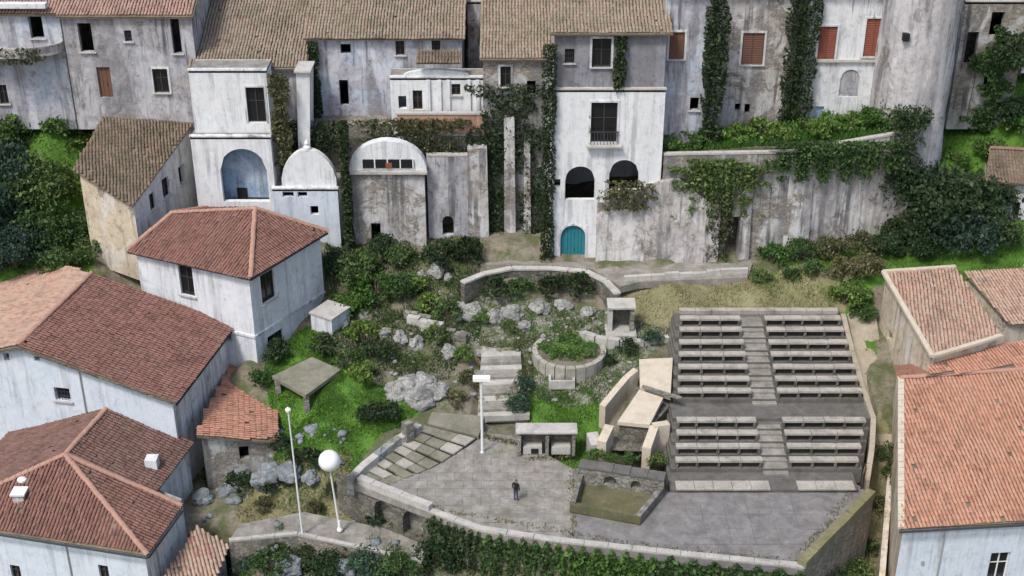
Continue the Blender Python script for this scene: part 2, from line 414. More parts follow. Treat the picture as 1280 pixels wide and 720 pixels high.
def fill(parent, A, B, o, kind):
    """what stands in an opening: sash window, shutters, door, or nothing"""
    A = Vector((A[0], A[1])); B = Vector((B[0], B[1])); u = (B - A).normalized(); n = Vector((u.y, -u.x)); rz = math.atan2(u.y, u.x)
    w = o['u1'] - o['u0']; h = o['z1'] - o['z0']; m = (o['u0'] + o['u1']) / 2
    def at(a, z, d): q = A + u * a - n * d; return Vector((q.x, q.y, z))
    def outline(d, g=0.0):
        pts = [at(o['u0'] + g, o['z0'] + g, d), at(o['u1'] - g, o['z0'] + g, d)]
        if o.get('arch'):
            r = w / 2; rise = min(r, o.get('rise', r))
            for i in range(11):
                an = math.pi * i / 10
                pts.append(at(m + (r - g) * math.cos(an), o['z1'] - rise + (rise - g) * math.sin(an), d))
        else: pts += [at(o['u1'] - g, o['z1'] - g, d), at(o['u0'] + g, o['z1'] - g, d)]
        return pts
    surround = kind.endswith('+'); kind = kind.rstrip('+')
    part = None
    nv = Vector((n.x, n.y, 0))
    if kind == 'sash':
        part = MB().prism(outline(.24), -nv * .02).build('window', 'glass_dark', parent)
        f = MB(); fw = .07
        f.box(at(o['u0'] + fw / 2, o['z0'] + h / 2, .2), (fw, .06, h), rz); f.box(at(o['u1'] - fw / 2, o['z0'] + h / 2, .2), (fw, .06, h), rz)
        f.box(at(m, o['z0'] + h / 2, .205), (.08, .05, h - .1), rz)
        f.box(at(m, o['z0'] + fw / 2, .202), (w - 2 * fw, .055, fw), rz); f.box(at(m, o['z1'] - fw / 2, .202), (w - 2 * fw, .055, fw), rz)
        f.box(at(m, o['z0'] + h * .6, .207), (w - 2 * fw, .04, .05), rz)
        f.build('frame', 'wood_dark' if not o.get('white') else 'paint_white', part)
    elif kind in ('shutter', 'shutter_red'):
        mt = 'wood_brown' if kind == 'shutter' else 'wood_red'
        part = MB().prism(outline(.2), -nv * .03).build('window', 'void_dark', parent)
        for s_ in (-1, 1):
            sh = MB(); cw = w / 2 - .02
            sh.box(at(m + s_ * w / 4, o['z0'] + h / 2, .12), (cw, .03, h - .04), rz)
            k = max(4, int(h / .14))
            for i in range(k): sh.box(at(m + s_ * w / 4, o['z0'] + (i + .5) * h / k, .09), (cw - .12, .03, h / k * .55), rz, R(-25))
            sh.build('shutter', mt, part)
    elif kind in ('door', 'door_teal', 'door_blue'):
        mt = {'door': 'wood_brown', 'door_teal': 'paint_teal', 'door_blue': 'plaster_blue'}[kind]
        part = MB().prism(outline(.24), -nv * .06).build('door', mt, parent)
        pl = MB()
        nb = max(3, int(w / .28))
        for i in range(nb):
            a = o['u0'] + (i + .5) * w / nb
            top = o['z1'] - .05
            if o.get('arch'):
                r = w / 2; e = max(abs(a - m - w / nb / 2), abs(a - m + w / nb / 2)); rise = min(r, o.get('rise', r))
                top = o['z1'] - rise + rise * math.sqrt(max(.02, 1 - (min(e, r * .99) / r) ** 2)) - .03
            pl.box(at(a, (o['z0'] + top) / 2, .215), (w / nb - .03, .05, top - o['z0'] - .04), rz)
        pl.build('door_planks', mt, part)
        MB().box(at(m + .12, o['z0'] + min(1.1, h * .4), .17), (.05, .06, .16), rz).build('handle', 'metal_dark', part)
    elif kind == 'grille':
        part = MB().prism(outline(.35), -nv * .02).build('window', 'glass_dark', parent)
        g = MB()
        for i in range(1, 5): g.box(at(o['u0'] + w * i / 5, o['z0'] + h / 2, .12), (.03, .03, h), rz)
        for i in range(1, 3): g.box(at(m, o['z0'] + h * i / 3, .11), (w, .02, .03), rz)
        g.build('bars', 'metal_dark', part)
    elif kind == 'blocked':
        part = MB().prism(outline(.1), -nv * .05).build('blocked_opening', 'plaster_grey', parent)
    elif kind == 'void':
        part = None
    if surround:
        s_ = MB(); sw = .16
        s_.box(at(o['u0'] - sw / 2, o['z0'] + h / 2, -.02), (sw, .06, h), rz); s_.box(at(o['u1'] + sw / 2, o['z0'] + h / 2, -.02), (sw, .06, h), rz)
        if o.get('arch'):
            r = w / 2; rise = min(r, o.get('rise', r))
            for i in range(10):
                a0, a1 = math.pi * i / 10, math.pi * (i + 1) / 10
                q = [(m + rr * math.cos(a), o['z1'] - rise + (rise / r) * rr * math.sin(a)) for rr, a in ((r, a0), (r + sw, a0), (r + sw, a1), (r, a1))]
                s_.prism([at(x, z, -.05) for x, z in q], -nv * .07)
        else: s_.box(at(m, o['z1'] + sw / 2, -.02), (w + 2 * sw, .062, sw), rz)
        s_.build('window_surround' if kind[:4] != 'door' else 'door_surround', 'plaster_white', part or parent)
    if kind in ('sash', 'shutter', 'shutter_red', 'grille', 'void') and not o.get('arch') and not o.get('nosill'):
        MB().box(at(m, o['z0'] - .04, -.06), (w + .3, .22, .07), rz).build('sill', 'stone_pale', part or parent)

# ------------------------------------------------------------------ roofs of single barrel tiles
def roof_plane(parent, pts, mat, tile=True, under='roof_dark_old', thick=.14, name='roof'):
    pts = [Vector(p) for p in pts]
    n = (pts[1] - pts[0]).cross(pts[2] - pts[0]).normalized()
    if n.z < 0: n = -n; pts = pts[::-1]
    if len(pts) > 3:
        fa = np.linalg.lstsq(np.array([[p.x, p.y, 1] for p in pts]), np.array([p.z for p in pts]), rcond=None)[0]
        pts = [Vector((p.x, p.y, fa[0] * p.x + fa[1] * p.y + fa[2])) for p in pts]
        n = Vector((-fa[0], -fa[1], 1)).normalized()
    base = MB().prism([p - n * thick for p in pts], n * thick).build(name, under, parent)
    if not tile: return base
    down = Vector((0, 0, -1)); down = (down - n * down.dot(n))
    down = down.normalized() if down.length > 1e-3 else Vector((0, -1, 0))
    side = n.cross(down)
    o = pts[0]
    uv = np.array([[(p - o).dot(side), (p - o).dot(down)] for p in pts])
    cw, rl = .25, .40
    us = np.arange(uv[:, 0].min() + cw / 2, uv[:, 0].max(), cw); vs = np.arange(uv[:, 1].min() + rl / 2, uv[:, 1].max() + rl / 2, rl)
    U, V = np.meshgrid(us, vs); U = U.ravel(); V = V.ravel()
    ok = inpoly(U, V, uv) & (rng.uniform(0, 1, len(U)) > .006); U, V = U[ok], V[ok]; N = len(U)
    if N == 0: return base
    U = U + rng.normal(0, .012, N) + .02 * np.sin(V * 1.3 + U * .2); V = V + rng.normal(0, .018, N)
    k = 5; an = np.pi * np.arange(k) / (k - 1)
    tv = []
    for e, (r, vv, lift) in enumerate(((.088, -.24, .0), (.108, .22, .035))):
        for a in an: tv.append((math.cos(a) * r, vv, math.sin(a) * r * .68 + lift))
    tv = np.array(tv)
    rot = rng.normal(0, .035, N); lift = np.abs(rng.normal(0, .012, N))
    lx = tv[None, :, 0] * np.cos(rot)[:, None] - tv[None, :, 1] * np.sin(rot)[:, None] + U[:, None]
    ly = tv[None, :, 0] * np.sin(rot)[:, None] + tv[None, :, 1] * np.cos(rot)[:, None] + V[:, None]
    lz = tv[None, :, 2] + lift[:, None]
    # a gentle sag of the whole plane
    lz = lz + .05 * np.sin(lx * .5 + 1) * np.sin(ly * .45) + .02 * np.sin(lx * 1.3) + .055
    W = np.array(o)[None, None] + lx[..., None] * np.array(side) + ly[..., None] * np.array(down) + lz[..., None] * np.array(n)
    q = np.array([(i, i + 1, k + i + 1, k + i) for i in range(k - 1)])
    quads = (q[None] + (np.arange(N) * 2 * k)[:, None, None]).reshape(-1, 4)
    # closed lower end (mortared)
    ends = np.concatenate([np.arange(k, 2 * k)])[None] + (np.arange(N) * 2 * k)[:, None]
    e4 = np.stack([ends[:, 0], ends[:, 1], ends[:, 2], ends[:, 4]], 1); e4b = np.stack([ends[:, 2], ends[:, 3], ends[:, 4], ends[:, 2]], 1)
    t_ = npmesh('roof_tiles', W.reshape(-1, 3), np.concatenate([quads, e4]), mat, base)
    t_['kind'] = 'stuff'
    return base
def ridge(parent, a, b, mat='ridge_tile', r=.19, lift=.11):
    a, b = Vector(a), Vector(b); L_ = (b - a).length; k = max(1, int(L_ / .42)); d = (b - a) / L_
    side = d.cross(Vector((0, 0, 1))).normalized(); up = side.cross(d)
    mb = MB()
    for i in range(k):
        c0 = a + d * (L_ * i / k - .02); c1 = a + d * (L_ * (i + 1) / k + .03)
        j = random.uniform(-.02, .02)
        ra, rb = r * .9, r * 1.05
        n0 = len(mb.v)
        for c, rr, lf in ((c0, ra, .0), (c1, rb, .02)):
            for q in range(6):
                an = math.pi * q / 5
                mb.v.append(tuple(c + side * (math.cos(an) * rr + j) + up * (math.sin(an) * rr * .8 + lift + lf)))
        for q in range(5): mb.f.append((n0 + q, n0 + q + 1, n0 + 7 + q, n0 + 6 + q))
        mb.f.append((n0 + 6, n0 + 7, n0 + 8, n0 + 9, n0 + 10, n0 + 11))
    o = mb.build('ridge_tiles', mat, parent); o['kind'] = 'stuff'; return o
def gutter(parent, a, b, mat='metal_dark'):
    return MB().tube([a, b], .07, 8).build('gutter', mat, parent)

# ================================================================== THE GROUND
CTRL = [tuple(P(*c)) for c in [
    # square and seating (kept below their slabs by the clamps further down)
    (560, 600, -.4), (700, 640, -.4), (900, 650, -.4), (640, 540, -.2), (760, 560, 0), (700, 492, .7), (700, 466, 1.8), (745, 464, 1.9), (668, 462, 1.8), (712, 440, 2.2), (560, 560, .2), (620, 480, .9),
    (640, 430, 2.2), (730, 400, 3.3), (800, 420, 2.8), (900, 440, 2.2), (1000, 440, 2.2), (900, 530, .6), (1000, 560, .2), (900, 395, 3.8), (1000, 393, 3.8),
    # garden
    (430, 470, 1.6), (470, 500, 1.0), (420, 540, .3), (360, 560, -.6), (480, 440, 2.2), (520, 400, 3.0), (560, 360, 4.0), (640, 385, 3.4),
    (700, 384, 3.5), (450, 330, 4.6), (540, 320, 5.0), (420, 400, 2.3), (600, 440, 2.0), (560, 480, 1.2), (500, 545, .5),
    (640, 345, 4.9), (740, 340, 5.0), (850, 350, 5.0), (950, 350, 5.2), (1020, 330, 6.0), (1080, 320, 6.6), (880, 375, 4.5), (990, 372, 4.5), (1050, 370, 4.6),
    (1080, 420, 2.9), (1085, 460, 2.0), (1085, 500, 1.2), (1095, 560, -.8), (1100, 640, -3.5), (1060, 700, -5.5), (1130, 715, -6),
    # lane below the square, ground by the houses
    (420, 640, -2.95), (480, 680, -3.0), (350, 660, -2.95), (310, 600, -3.3), (300, 640, -3.2), (260, 600, -4.2), (300, 715, -7.0), (400, 718, -7.5), (560, 715, -8), (800, 718, -9), (1000, 719, -9),
    (250, 560, -3.5), (340, 470, .9), (310, 455, 1.3), (280, 470, -.5), (200, 420, 1.0), (150, 380, 2.5), (0, 500, -5), (100, 640, -8), (100, 719, -9),
    # left hillside
    (40, 335, 5.0), (110, 330, 5.0), (0, 330, 5.5), (60, 250, 8.5), (0, 220, 10.0), (60, 160, 13.0), (0, 150, 13.6), (120, 300, 5.6), (180, 300, 6.0),
    # right hillside
    (1150, 330, 6.3), (1220, 330, 6.6), (1280, 330, 6.8), (1200, 260, 9.0), (1260, 240, 9.8), (1230, 180, 12.5), (1280, 150, 14.0), (1180, 200, 12.0), (1260, 300, 7.5), (1300, 420, 2.0), (1200, 550, -2),
]]
def row(Y, z): return [(x, Y, z) for x in range(-70, 71, 10)]
CTRL += [(x, 99.5, 6.0) for x in range(-16, 20, 4)] + row(112, 15.0) + row(122, 19) + row(140, 27) + row(62, -10) + row(50, -12) + row(30, -14)
CT = np.array(CTRL)
PIAZZA = [P(*p, 0) for p in ((440, 604), (536, 640), (600, 664), (820, 692), (1005, 711), (1091, 622), (1072, 606), (1088, 520), (1052, 388), (846, 392), (700, 470), (600, 470), (470, 560))]
LANE = [P(*p, -2.9) for p in ((290, 700), (290, 640), (380, 605), (455, 606), (540, 650), (527, 704), (372, 667), (300, 672))]
def hgt(x, y):
    x = np.asarray(x, float); y = np.asarray(y, float); sh = x.shape; x = x.ravel(); y = y.ravel()
    out = np.empty(len(x))
    for i in range(0, len(x), 20000):
        a = x[i:i + 20000, None]; b = y[i:i + 20000, None]
        d2 = (a - CT[None, :, 0]) ** 2 + (b - CT[None, :, 1]) ** 2 + .15
        w = 1 / (d2 + .6) ** 1.7
        out[i:i + 20000] = (w * CT[None, :, 2]).sum(1) / w.sum(1)
    far = np.clip((y - 140) / 60, 0, None); out = out + np.minimum(far * 14, 160)
    out += .10 * np.sin(x * 1.3 + .6 * y) * np.sin(y * 1.1) + .06 * np.sin(2.9 * x - 1.7 * y)
    ins = inpoly(x, y, PIAZZA); out = np.where(ins, np.minimum(out, out * 0 + np.where(y > 76, out - .25, -.35)), out)
    return out.reshape(sh)
SEAT = [P(*p, 0) for p in ((838, 615), (1080, 612), (1088, 520))] + [P(1052, 386, 4.2), P(846, 388, 4.2)]

def axis(lo, hi, step, outer_lo, outer_hi):
    a = list(np.arange(lo, hi + step / 2, step)); s = step
    b = []; v = lo
    while v > outer_lo: s *= 1.5; v -= s; b.append(v)
    s = step; v = hi; c = []
    while v < outer_hi: s *= 1.5; v += s; c.append(v)
    return np.array(b[::-1] + a + c)
gx = axis(-42, 42, .45, -4000, 4000); gy = axis(58, 116, .45, -3000, 6000)
GX, GY = np.meshgrid(gx, gy); GZ = hgt(GX, GY)
# keep the ground under the terraces' own slabs
sx, sy = GX, GY
seat_in = inpoly(sx, sy, SEAT); GZ = np.where(seat_in, -1.0, GZ)
STAIR = [P(592, 528, 0), P(664, 528, 0), P(664, 440, 2.2), P(596, 440, 2.2)]
st_in = inpoly(sx, sy, STAIR); GZ = np.where(st_in, np.minimum(GZ, -.55 + .24 * np.clip((sy - STAIR[0].y) / 1.05, 0, 12)), GZ)
STEPS = [P(440, 604, 0), P(452, 588, .2), P(528, 526, 1.1), P(602, 520, 1.1), P(604, 548, .2), P(510, 612, 0)]
GZ = np.where(inpoly(sx, sy, STEPS), np.minimum(GZ, -.35), GZ)
pz = inpoly(sx, sy, PIAZZA) & (sy < 77.5); GZ = np.where(pz, np.minimum(GZ, -.35), GZ)
verts = np.stack([GX.ravel(), GY.ravel(), GZ.ravel()], 1)
nx, ny = len(gx), len(gy)
ii = (np.arange(ny - 1)[:, None] * nx + np.arange(nx - 1)[None]).ravel()
ground = npmesh('ground', verts, np.stack([ii, ii + 1, ii + nx + 1, ii + nx], 1), 'ground_soil', smooth=True)
tag(ground, 'grass, bare earth and moss of the hillside garden', 'ground', kind='structure')
def zone(polys):
    m = np.zeros(GX.size)
    for z, pp in polys:
        m = np.maximum(m, inpoly(GX.ravel(), GY.ravel(), [P(a, b, z) for a, b in pp]).astype(float))
    return m
UPPER = [(-6, [(250, 730), (280, 690), (520, 705), (540, 740)]), (3.5, [(400, 430), (410, 320), (470, 300), (600, 330), (600, 400), (560, 440), (470, 450)])]
GREEN = [(0.6, [(330, 575), (345, 530), (400, 500), (430, 470), (470, 490), (530, 500), (520, 520), (440, 560), (400, 580)]),
         (1.2, [(330, 470), (330, 430), (400, 420), (430, 470), (430, 500), (345, 525)]), (.6, [(660, 490), (740, 495), (760, 540), (740, 590), (700, 560), (655, 520)]),
         (8, [(-60, 360), (-60, 130), (110, 130), (110, 340)]),
         (10, [(1130, 330), (1150, 100), (1400, 100), (1400, 330)]), (6, [(940, 330), (1120, 300), (1130, 345), (950, 350)]), (4, [(1030, 370), (1090, 370), (1100, 420), (1050, 420)])]
DRY = [(4.5, [(770, 385), (770, 350), (1060, 345), (1060, 395), (850, 395)]), (3, [(590, 470), (600, 410), (660, 400), (670, 460)]), (-2.9, [(290, 665), (300, 600), (440, 600), (450, 660), (380, 668)]),
       (-1, [(1075, 640), (1090, 540), (1120, 560), (1120, 740), (1060, 740)])]
PALE = [(4.0, [(560, 400), (560, 370), (700, 370), (760, 400), (640, 410)]), (2.5, [(640, 410), (770, 400), (840, 420), (780, 470), (740, 484), (690, 478), (650, 470)])]
zc = np.stack([zone(GREEN), zone(DRY), zone(PALE), np.ones(GX.size)], 1)
ca = ground.data.color_attributes.new('zone', 'FLOAT_COLOR', 'POINT'); ca.data.foreach_set('color', zc.astype(np.float32).ravel())
def gz(x, y): return float(hgt(np.array([x]), np.array([y]))[0])
def G(px, py):
    """the point of the ground seen along a sight line"""
    z = 2.0
    for _ in range(25):
        p = P(px, py, z); z = .5 * z + .5 * gz(p.x, p.y)
    return P(px, py, z)

# ================================================================== BUILDINGS
def px_ops(Y, x0, ops):
    res = []
    for (cx, cy, w, h, kind, *r) in ops:
        a = Q(cx - w / 2, cy, Y); b = Q(cx + w / 2, cy, Y); lo = Q(cx, cy + h / 2, Y).z; hi = Q(cx, cy - h / 2, Y).z
        d = dict(u0=a.x - x0, u1=b.x - x0, z0=lo, z1=hi, kind=kind)
        if r: d.update(r[0])
        res.append(d)
    return res
def block(name, label, px0, px1, ytop, ybase, Y, depth, mat, ops=(), roof=None, rise=2.4, cat='house', group=None, over=.45, sink=.8, cap=None, ztop2=None):
    """a building squarely facing the square: front wall with openings, side and back walls, tiled or flat roof"""
    xm = (px0 + px1) / 2; ym = (max(ytop, 0) + ybase) / 2
    x0, x1 = Q(px0, ym, Y).x, Q(px1, ym, Y).x
    zt = Q(xm, ytop, Y).z; zb = Q(xm, ybase, Y).z - sink
    root = empty(name, ((x0 + x1) / 2, Y, zb), label, cat, group)
    o = px_ops(Y, x0, ops)
    wall(root, (x0, Y), (x1, Y), zb, zt, zt, o, mat=mat)
    for d in o: fill(root, (x0, Y), (x1, Y), d, d['kind'])
    zr = zt + (rise if roof else 0)
    wall(root, (x1, Y), (x1, Y + depth), zb, zt, zr, mat=mat)
    wall(root, (x1, Y + depth), (x0, Y + depth), zb, zr, zr, mat=mat)
    wall(root, (x0, Y + depth), (x0, Y), zb, zr, zt, mat=mat)
    if roof:
        s = rise / depth
        roof_plane(root, [(x0 - .25, Y - over, zt - over * s + .16), (x1 + .25, Y - over, zt - over * s + .16), (x1 + .25, Y + depth + .2, zr + .2 * s + .16), (x0 - .25, Y + depth + .2, zr + .2 * s + .16)], roof)
        MB().box(((x0 + x1) / 2, Y - .12, zt - .12), (x1 - x0 + .1, .24, .2)).build('cornice', 'stone_pale', root)
    else:
        MB().prism([(x0, Y, zt - .2), (x1, Y, zt - .2), (x1, Y + depth, zt - .2), (x0, Y + depth, zt - .2)], (0, 0, .15)).build('roof_slab', 'paving', root)
        pr = MB()
        pr.box(((x0 + x1) / 2, Y + .1, zt + .05), (x1 - x0 + .12, .4, .12))
        pr.build('parapet_cap', cap or 'stone_pale', root)
    return root, x0, x1, zb, zt

# ---- the upper row of old houses, from the left
r1, *_ = block('old_house', 'old grey house with rounded balcony at the upper left edge of the hill', -70, 84, 16, 150, 104, 7, 'plaster_lavender',
      [(45, 33, 17, 30, 'void'), (4, 118, 11, 24, 'sash'), (-30, 60, 16, 30, 'sash')], 'roof_pink', 2.2)
c = Q(22, 60, 104)
mb = MB(); k = 16
arc = [Vector((c.x + 3.7 * math.cos(math.pi + math.pi * i / k), 104 + .0 + 2.1 * math.sin(math.pi + math.pi * i / k), c.z - .2)) for i in range(k + 1)]
MB().prism(arc[::-1] if False else arc, (0, 0, .22)).build('balcony_slab', 'stone_pale', r1)
pb = MB()
for a, b in zip(arc[:-1], arc[1:]):
    d = (b - a); nrm = Vector((-d.y, d.x, 0)).normalized() * .14
    pb.prism([a + Vector((0, 0, .22)), b + Vector((0, 0, .22)), b + nrm + Vector((0, 0, .22)), a + nrm + Vector((0, 0, .22))], (0, 0, .55))
pb.build('balcony_parapet', 'plaster_pale', r1)
MB().box(Q(10, 8, 103.6) + Vector((0, 0, .1)), (6.0, .7, .35)).build('eaves_band', 'plaster_white', r1)

r2, *_ = block('old_house', 'tall grey plaster house with five dark openings under pinkish tiles', 86, 246, 19, 150, 103, 7.5, 'plaster_grey',
      [(107, 47, 17, 36, 'void'), (131, 103, 17, 38, 'door'), (201, 101, 19, 30, 'sash+'), (220, 45, 11, 44, 'void'), (160, 45, 9, 14, 'grille')], 'roof_pink', 2.4)

r3, x0, x1, zb, zt = block('old_house', 'old house under a wide brown mossy tiled roof above the white annex', 246, 384, 84, 190, 102.3, 13.5, 'plaster_grey', [], 'roof_old', 4.6)
annex, *_ = block('annex', 'small white flat-topped annex with dark doorway below brown roof', 240, 336, 88, 172, 99.6, 2.6, 'plaster_bright', [(320, 131, 23, 44, 'sash+', {'nosill': True})], cap='plaster_white', cat='annex')
a = Q(370, 90, 100.2); b = Q(384, 185, 100.2)
bt = empty('buttress', (a.x + .4, 100.2, b.z), 'tall white tapering buttress between the annex and lavender house', 'buttress')
w_ = .55
MB().prism([(a.x, 100.2, a.z), (a.x + 1.05, 100.2, a.z), (b.x + .15, 100.2, b.z - 1), (b.x - .75, 100.2, b.z - 1)][::-1], (0, 2.2, 0)).build('shaft', 'plaster_bright', bt)
MB().box((a.x + .52, 101.2, a.z + .06), (1.3, 2.5, .14)).build('cap', 'stone_pale', bt)

r4, x4a, x4b, zb4, zt4 = block('old_house', 'long lavender plaster house with patches of pale blue wash', 388, 578, 46, 165, 104, 9, 'plaster_lavender',
      [(432, 61, 13, 12, 'void', {'nosill': True}), (430, 116, 11, 32, 'void', {'nosill': True}), (545, 56, 11, 16, 'grille'), (500, 60, 11, 18, 'sash')], 'roof_old', 3.4)
# white terrace house with curved top
r5, *_ = block('terrace_house', 'low white terrace house with pilasters above a terracotta parapet', 489, 604, 97, 172, 101.6, 2.2, 'plaster_bright',
      [(503, 128, 10, 16, 'void', {'nosill': True}), (522, 125, 12, 24, 'sash'), (570, 112, 11, 14, 'sash')], cap='plaster_white')
for px in (535, 549, 560, 586, 597):
    a, b = Q(px, 100, 101.5), Q(px, 150, 101.5)
    MB().box((a.x, 101.52, (a.z + b.z) / 2), (.28, .16, a.z - b.z)).build('pilaster', 'plaster_bright', r5)
a = Q(545, 97, 101.6); mb = MB()
hump = [Vector((a.x - 2.6, 101.58, a.z + .1))] + [Vector((a.x + 2.6 * math.cos(math.pi - math.pi * i / 12), 101.58, a.z + .1 + .55 * math.sin(math.pi * i / 12))) for i in range(1, 13)]
MB().prism(hump[::-1], (0, .35, 0)).build('curved_gable', 'plaster_bright', r5)
aw = Q(548, 86, 101.2)
roof_plane(r5, [(aw.x - 1.7, 101.0, aw.z + .55), (aw.x + 1.7, 101.0, aw.z + .55), (aw.x + 1.7, 102.4, aw.z + 1.05), (aw.x - 1.7, 102.4, aw.z + 1.05)], 'roof_dark_old', name='awning')
a, b = Q(496, 143, 100.3), Q(605, 167, 100.3)
pt_ = empty('terrace_parapet', ((a.x + b.x) / 2, 100.3, b.z), 'terracotta coloured parapet wall of the white terrace', 'parapet')
MB().box(((a.x + b.x) / 2, 100.45, (a.z + b.z) / 2), (b.x - a.x, .3, a.z - b.z)).build('panel', 'plaster_terracotta', pt_)
MB().box(((a.x + b.x) / 2, 100.45, a.z + .06), (b.x - a.x + .2, .45, .14)).build('coping', 'stone_pale', pt_)
MB().box(((a.x + b.x) / 2, 101.2, b.z - .08), (b.x - a.x, 1.8, .2)).build('terrace_slab', 'paving', pt_)

r7, *_ = block('old_house', 'crumbling grey stone house with ivy beside the white facade', 605, 688, 72, 328, 100.6, 8, 'plaster_ruin',
      [(632, 96, 13, 26, 'sash+'), (664, 110, 11, 18, 'void'), (664, 250, 9, 16, 'void')], 'roof_old', 3.2)
for (p0, p1, t_, b_, y_) in ((630, 645, 148, 322, 99.9), (584, 612, 186, 316, 99.3), (655, 664, 180, 322, 99.95)):
    a, b = Q(p0, t_, y_), Q(p1, b_, y_)
    MB().prism([(a.x, y_, a.z), (a.x, y_, b.z - .8), (b.x, y_, b.z - .8), (b.x - .15, y_, a.z)], (0, 101 - y_, 0)).build('buttress', 'plaster_pale', r7)
block('old_house', 'pale house with a flat parapet at the top behind the mossy roof', 585, 690, 2, 90, 109.5, 6, 'plaster_pale', [(610, 20, 10, 14, 'sash'), (650, 18, 10, 14, 'sash')])
block('old_house', 'brown tiled house at the top edge behind the lavender house', 395, 585, -40, 60, 114.5, 9, 'plaster_pale', [(440, -10, 12, 20, 'sash'), (520, -10, 12, 20, 'sash')], 'roof_old', 3)
block('old_house', 'house at the top edge behind the wide mossy roof', 190, 390, -45, 60, 117, 9, 'plaster_grey', [(260, -15, 12, 20, 'sash'), (330, -15, 12, 20, 'sash')], 'roof_old', 3)

# ---- the tall white facade with the teal door
fx0, fx1 = 689, 826
r9, x9a, x9b, zb9, zt9 = block('tall_facade_house', 'tall white facade house with teal arched door and two dark arches', fx0, fx1, 112, 330, 97, 9, 'plaster_bright',
      [(755, 153, 33, 50, 'sash+', {'nosill': True}), (725, 229, 37, 42, 'void', {'arch': 1}), (780, 219, 37, 38, 'void', {'arch': 1}), (716, 305, 31, 47, 'door_teal+', {'arch': 1}), (690.5 + 6, 229, 8, 10, 'void', {'nosill': True})], cap='stone_pale')
a = Q(755, 172, 97); mb = MB()
for i in range(9): mb.box((a.x - 1.0 + i * .25, 96.82, a.z), (.05, .05, 1.0))
mb.box((a.x, 96.82, a.z + .52), (2.25, .09, .07)); mb.build('balcony_railing', 'metal_dark', r9)
MB().box((a.x, 96.72, a.z - .58), (2.7, .56, .14)).build('balcony_slab', 'stone_pale', r9)
for (cx, cy) in ((780, 246),):
    a = Q(cx, cy, 96.9); MB().box((a.x, 96.94, a.z), (2.3, .1, 1.1)).build('mossy_panel', 'masonry_mossy', r9)
x0, x1, zz = x9a, x9b, zt9
zt_ = Q(757, 40, 97.35).z
up = empty('upper_storey', ((x0 + x1) / 2, 97.35, zz), 'grey upper storey with tiled roof above the white facade', 'storey')
o = px_ops(97.35, x0 + .1, [(752, 66, 24, 36, 'sash+'), (712, 70, 12, 18, 'grille')])
wall(up, (x0 + .1, 97.35), (x1 - .1, 97.35), zz - .1, zt_, zt_, o, mat='plaster_dark')
for d in o: fill(up, (x0 + .1, 97.35), (x1 - .1, 97.35), d, d['kind'])
wall(up, (x1 - .1, 97.35), (x1 - .1, 107), zz - .1, zt_, zt_ + 3, mat='plaster_lavender'); wall(up, (x0 + .1, 107), (x0 + .1, 97.35), zz - .1, zt_ + 3, zt_, mat='plaster_lavender')
wall(up, (x1 - .1, 107), (x0 + .1, 107), zz - .1, zt_ + 3, zt_ + 3, mat='plaster_lavender')
roof_plane(up, [(x0 - .2, 96.8, zt_), (x1 + .3, 96.8, zt_), (x1 + .3, 107.2, zt_ + 3.3), (x0 - .2, 107.2, zt_ + 3.3)], 'roof_old')

# ---- houses on the green terrace to the right
block('old_house', 'narrow grey house with a single brown shuttered window beside white facade', 828, 886, -12, 196, 99, 8, 'plaster_lavender', [(846, 57, 19, 34, 'shutter+'), (868, 130, 11, 16, 'void')], 'roof_old', 2.5)
block('old_house', 'pale house with one square brown shuttered window between two ivy strips', 892, 992, -12, 178, 101.6, 8, 'plaster_pale', [(941, 61, 27, 40, 'shutter+'), (922, 134, 7, 9, 'void', {'nosill': True}), (934, 136, 7, 12, 'void', {'nosill': True})], 'roof_old', 2.5)
r11, *_ = block('old_house', 'pale house with two reddish shuttered windows and a blue door', 1006, 1114, -12, 172, 101.6, 8, 'plaster_white', [(1034, 55, 22, 44, 'shutter_red+'), (1093, 47, 24, 48, 'shutter_red+'), (1023, 146, 12, 26, 'door_blue'), (1062, 104, 24, 34, 'blocked', {'arch': 1})], 'roof_old', 2.5)
a, b = Q(1014, 77, 101.3), Q(1106, 77, 101.3)
MB().box(((a.x + b.x) / 2, 101.5, a.z), (b.x - a.x, .25, .18)).build('string_course', 'stone_pale', r11)

# round bastion tower
a = Q(1159, 60, 98.5); zb = Q(1159, 225, 98.5).z - 2; zt = a.z + 6
tw = empty('tower', (a.x, 101.4, zb), 'big rounded pale stone tower at the end of the terrace', 'tower')
prof = []
H_ = zt - zb
mb = MB(); n = 28
for j in range(25):
    z = zb + H_ * j / 24; rr = 2.95 + .45 * max(0, (1 - j / 12)) ** 2
    for q in range(n):
        an = 2 * math.pi * q / n; r_ = rr * (1 + .018 * math.sin(7 * an + j * .8) + .012 * math.sin(13 * an - j * 1.3))
        mb.v.append((a.x + r_ * math.cos(an), 101.4 + r_ * math.sin(an), z))
for j in range(24):
    for q in range(n): mb.f.append((j * n + q, j * n + (q + 1) % n, (j + 1) * n + (q + 1) % n, (j + 1) * n + q))
mb.f.append(tuple(range(24 * n, 25 * n)))
mb.build('shaft', 'plaster_tower', tw, smooth=True)
p = Q(1133, 47, 98.6); MB().box((p.x, 98.75, p.z), (.45, .5, .55)).build('loophole', 'void_dark', tw)
r13, *_ = block('ruined_house', 'crumbling grey ruin with broken openings behind the tower', 1196, 1275, 2, 150, 105, 6, 'plaster_ruin', [(1214, 60, 14, 40, 'void', {'nosill': True}), (1246, 30, 16, 30, 'void', {'nosill': True}), (1236, 100, 12, 30, 'void', {'nosill': True})], cat='ruin')
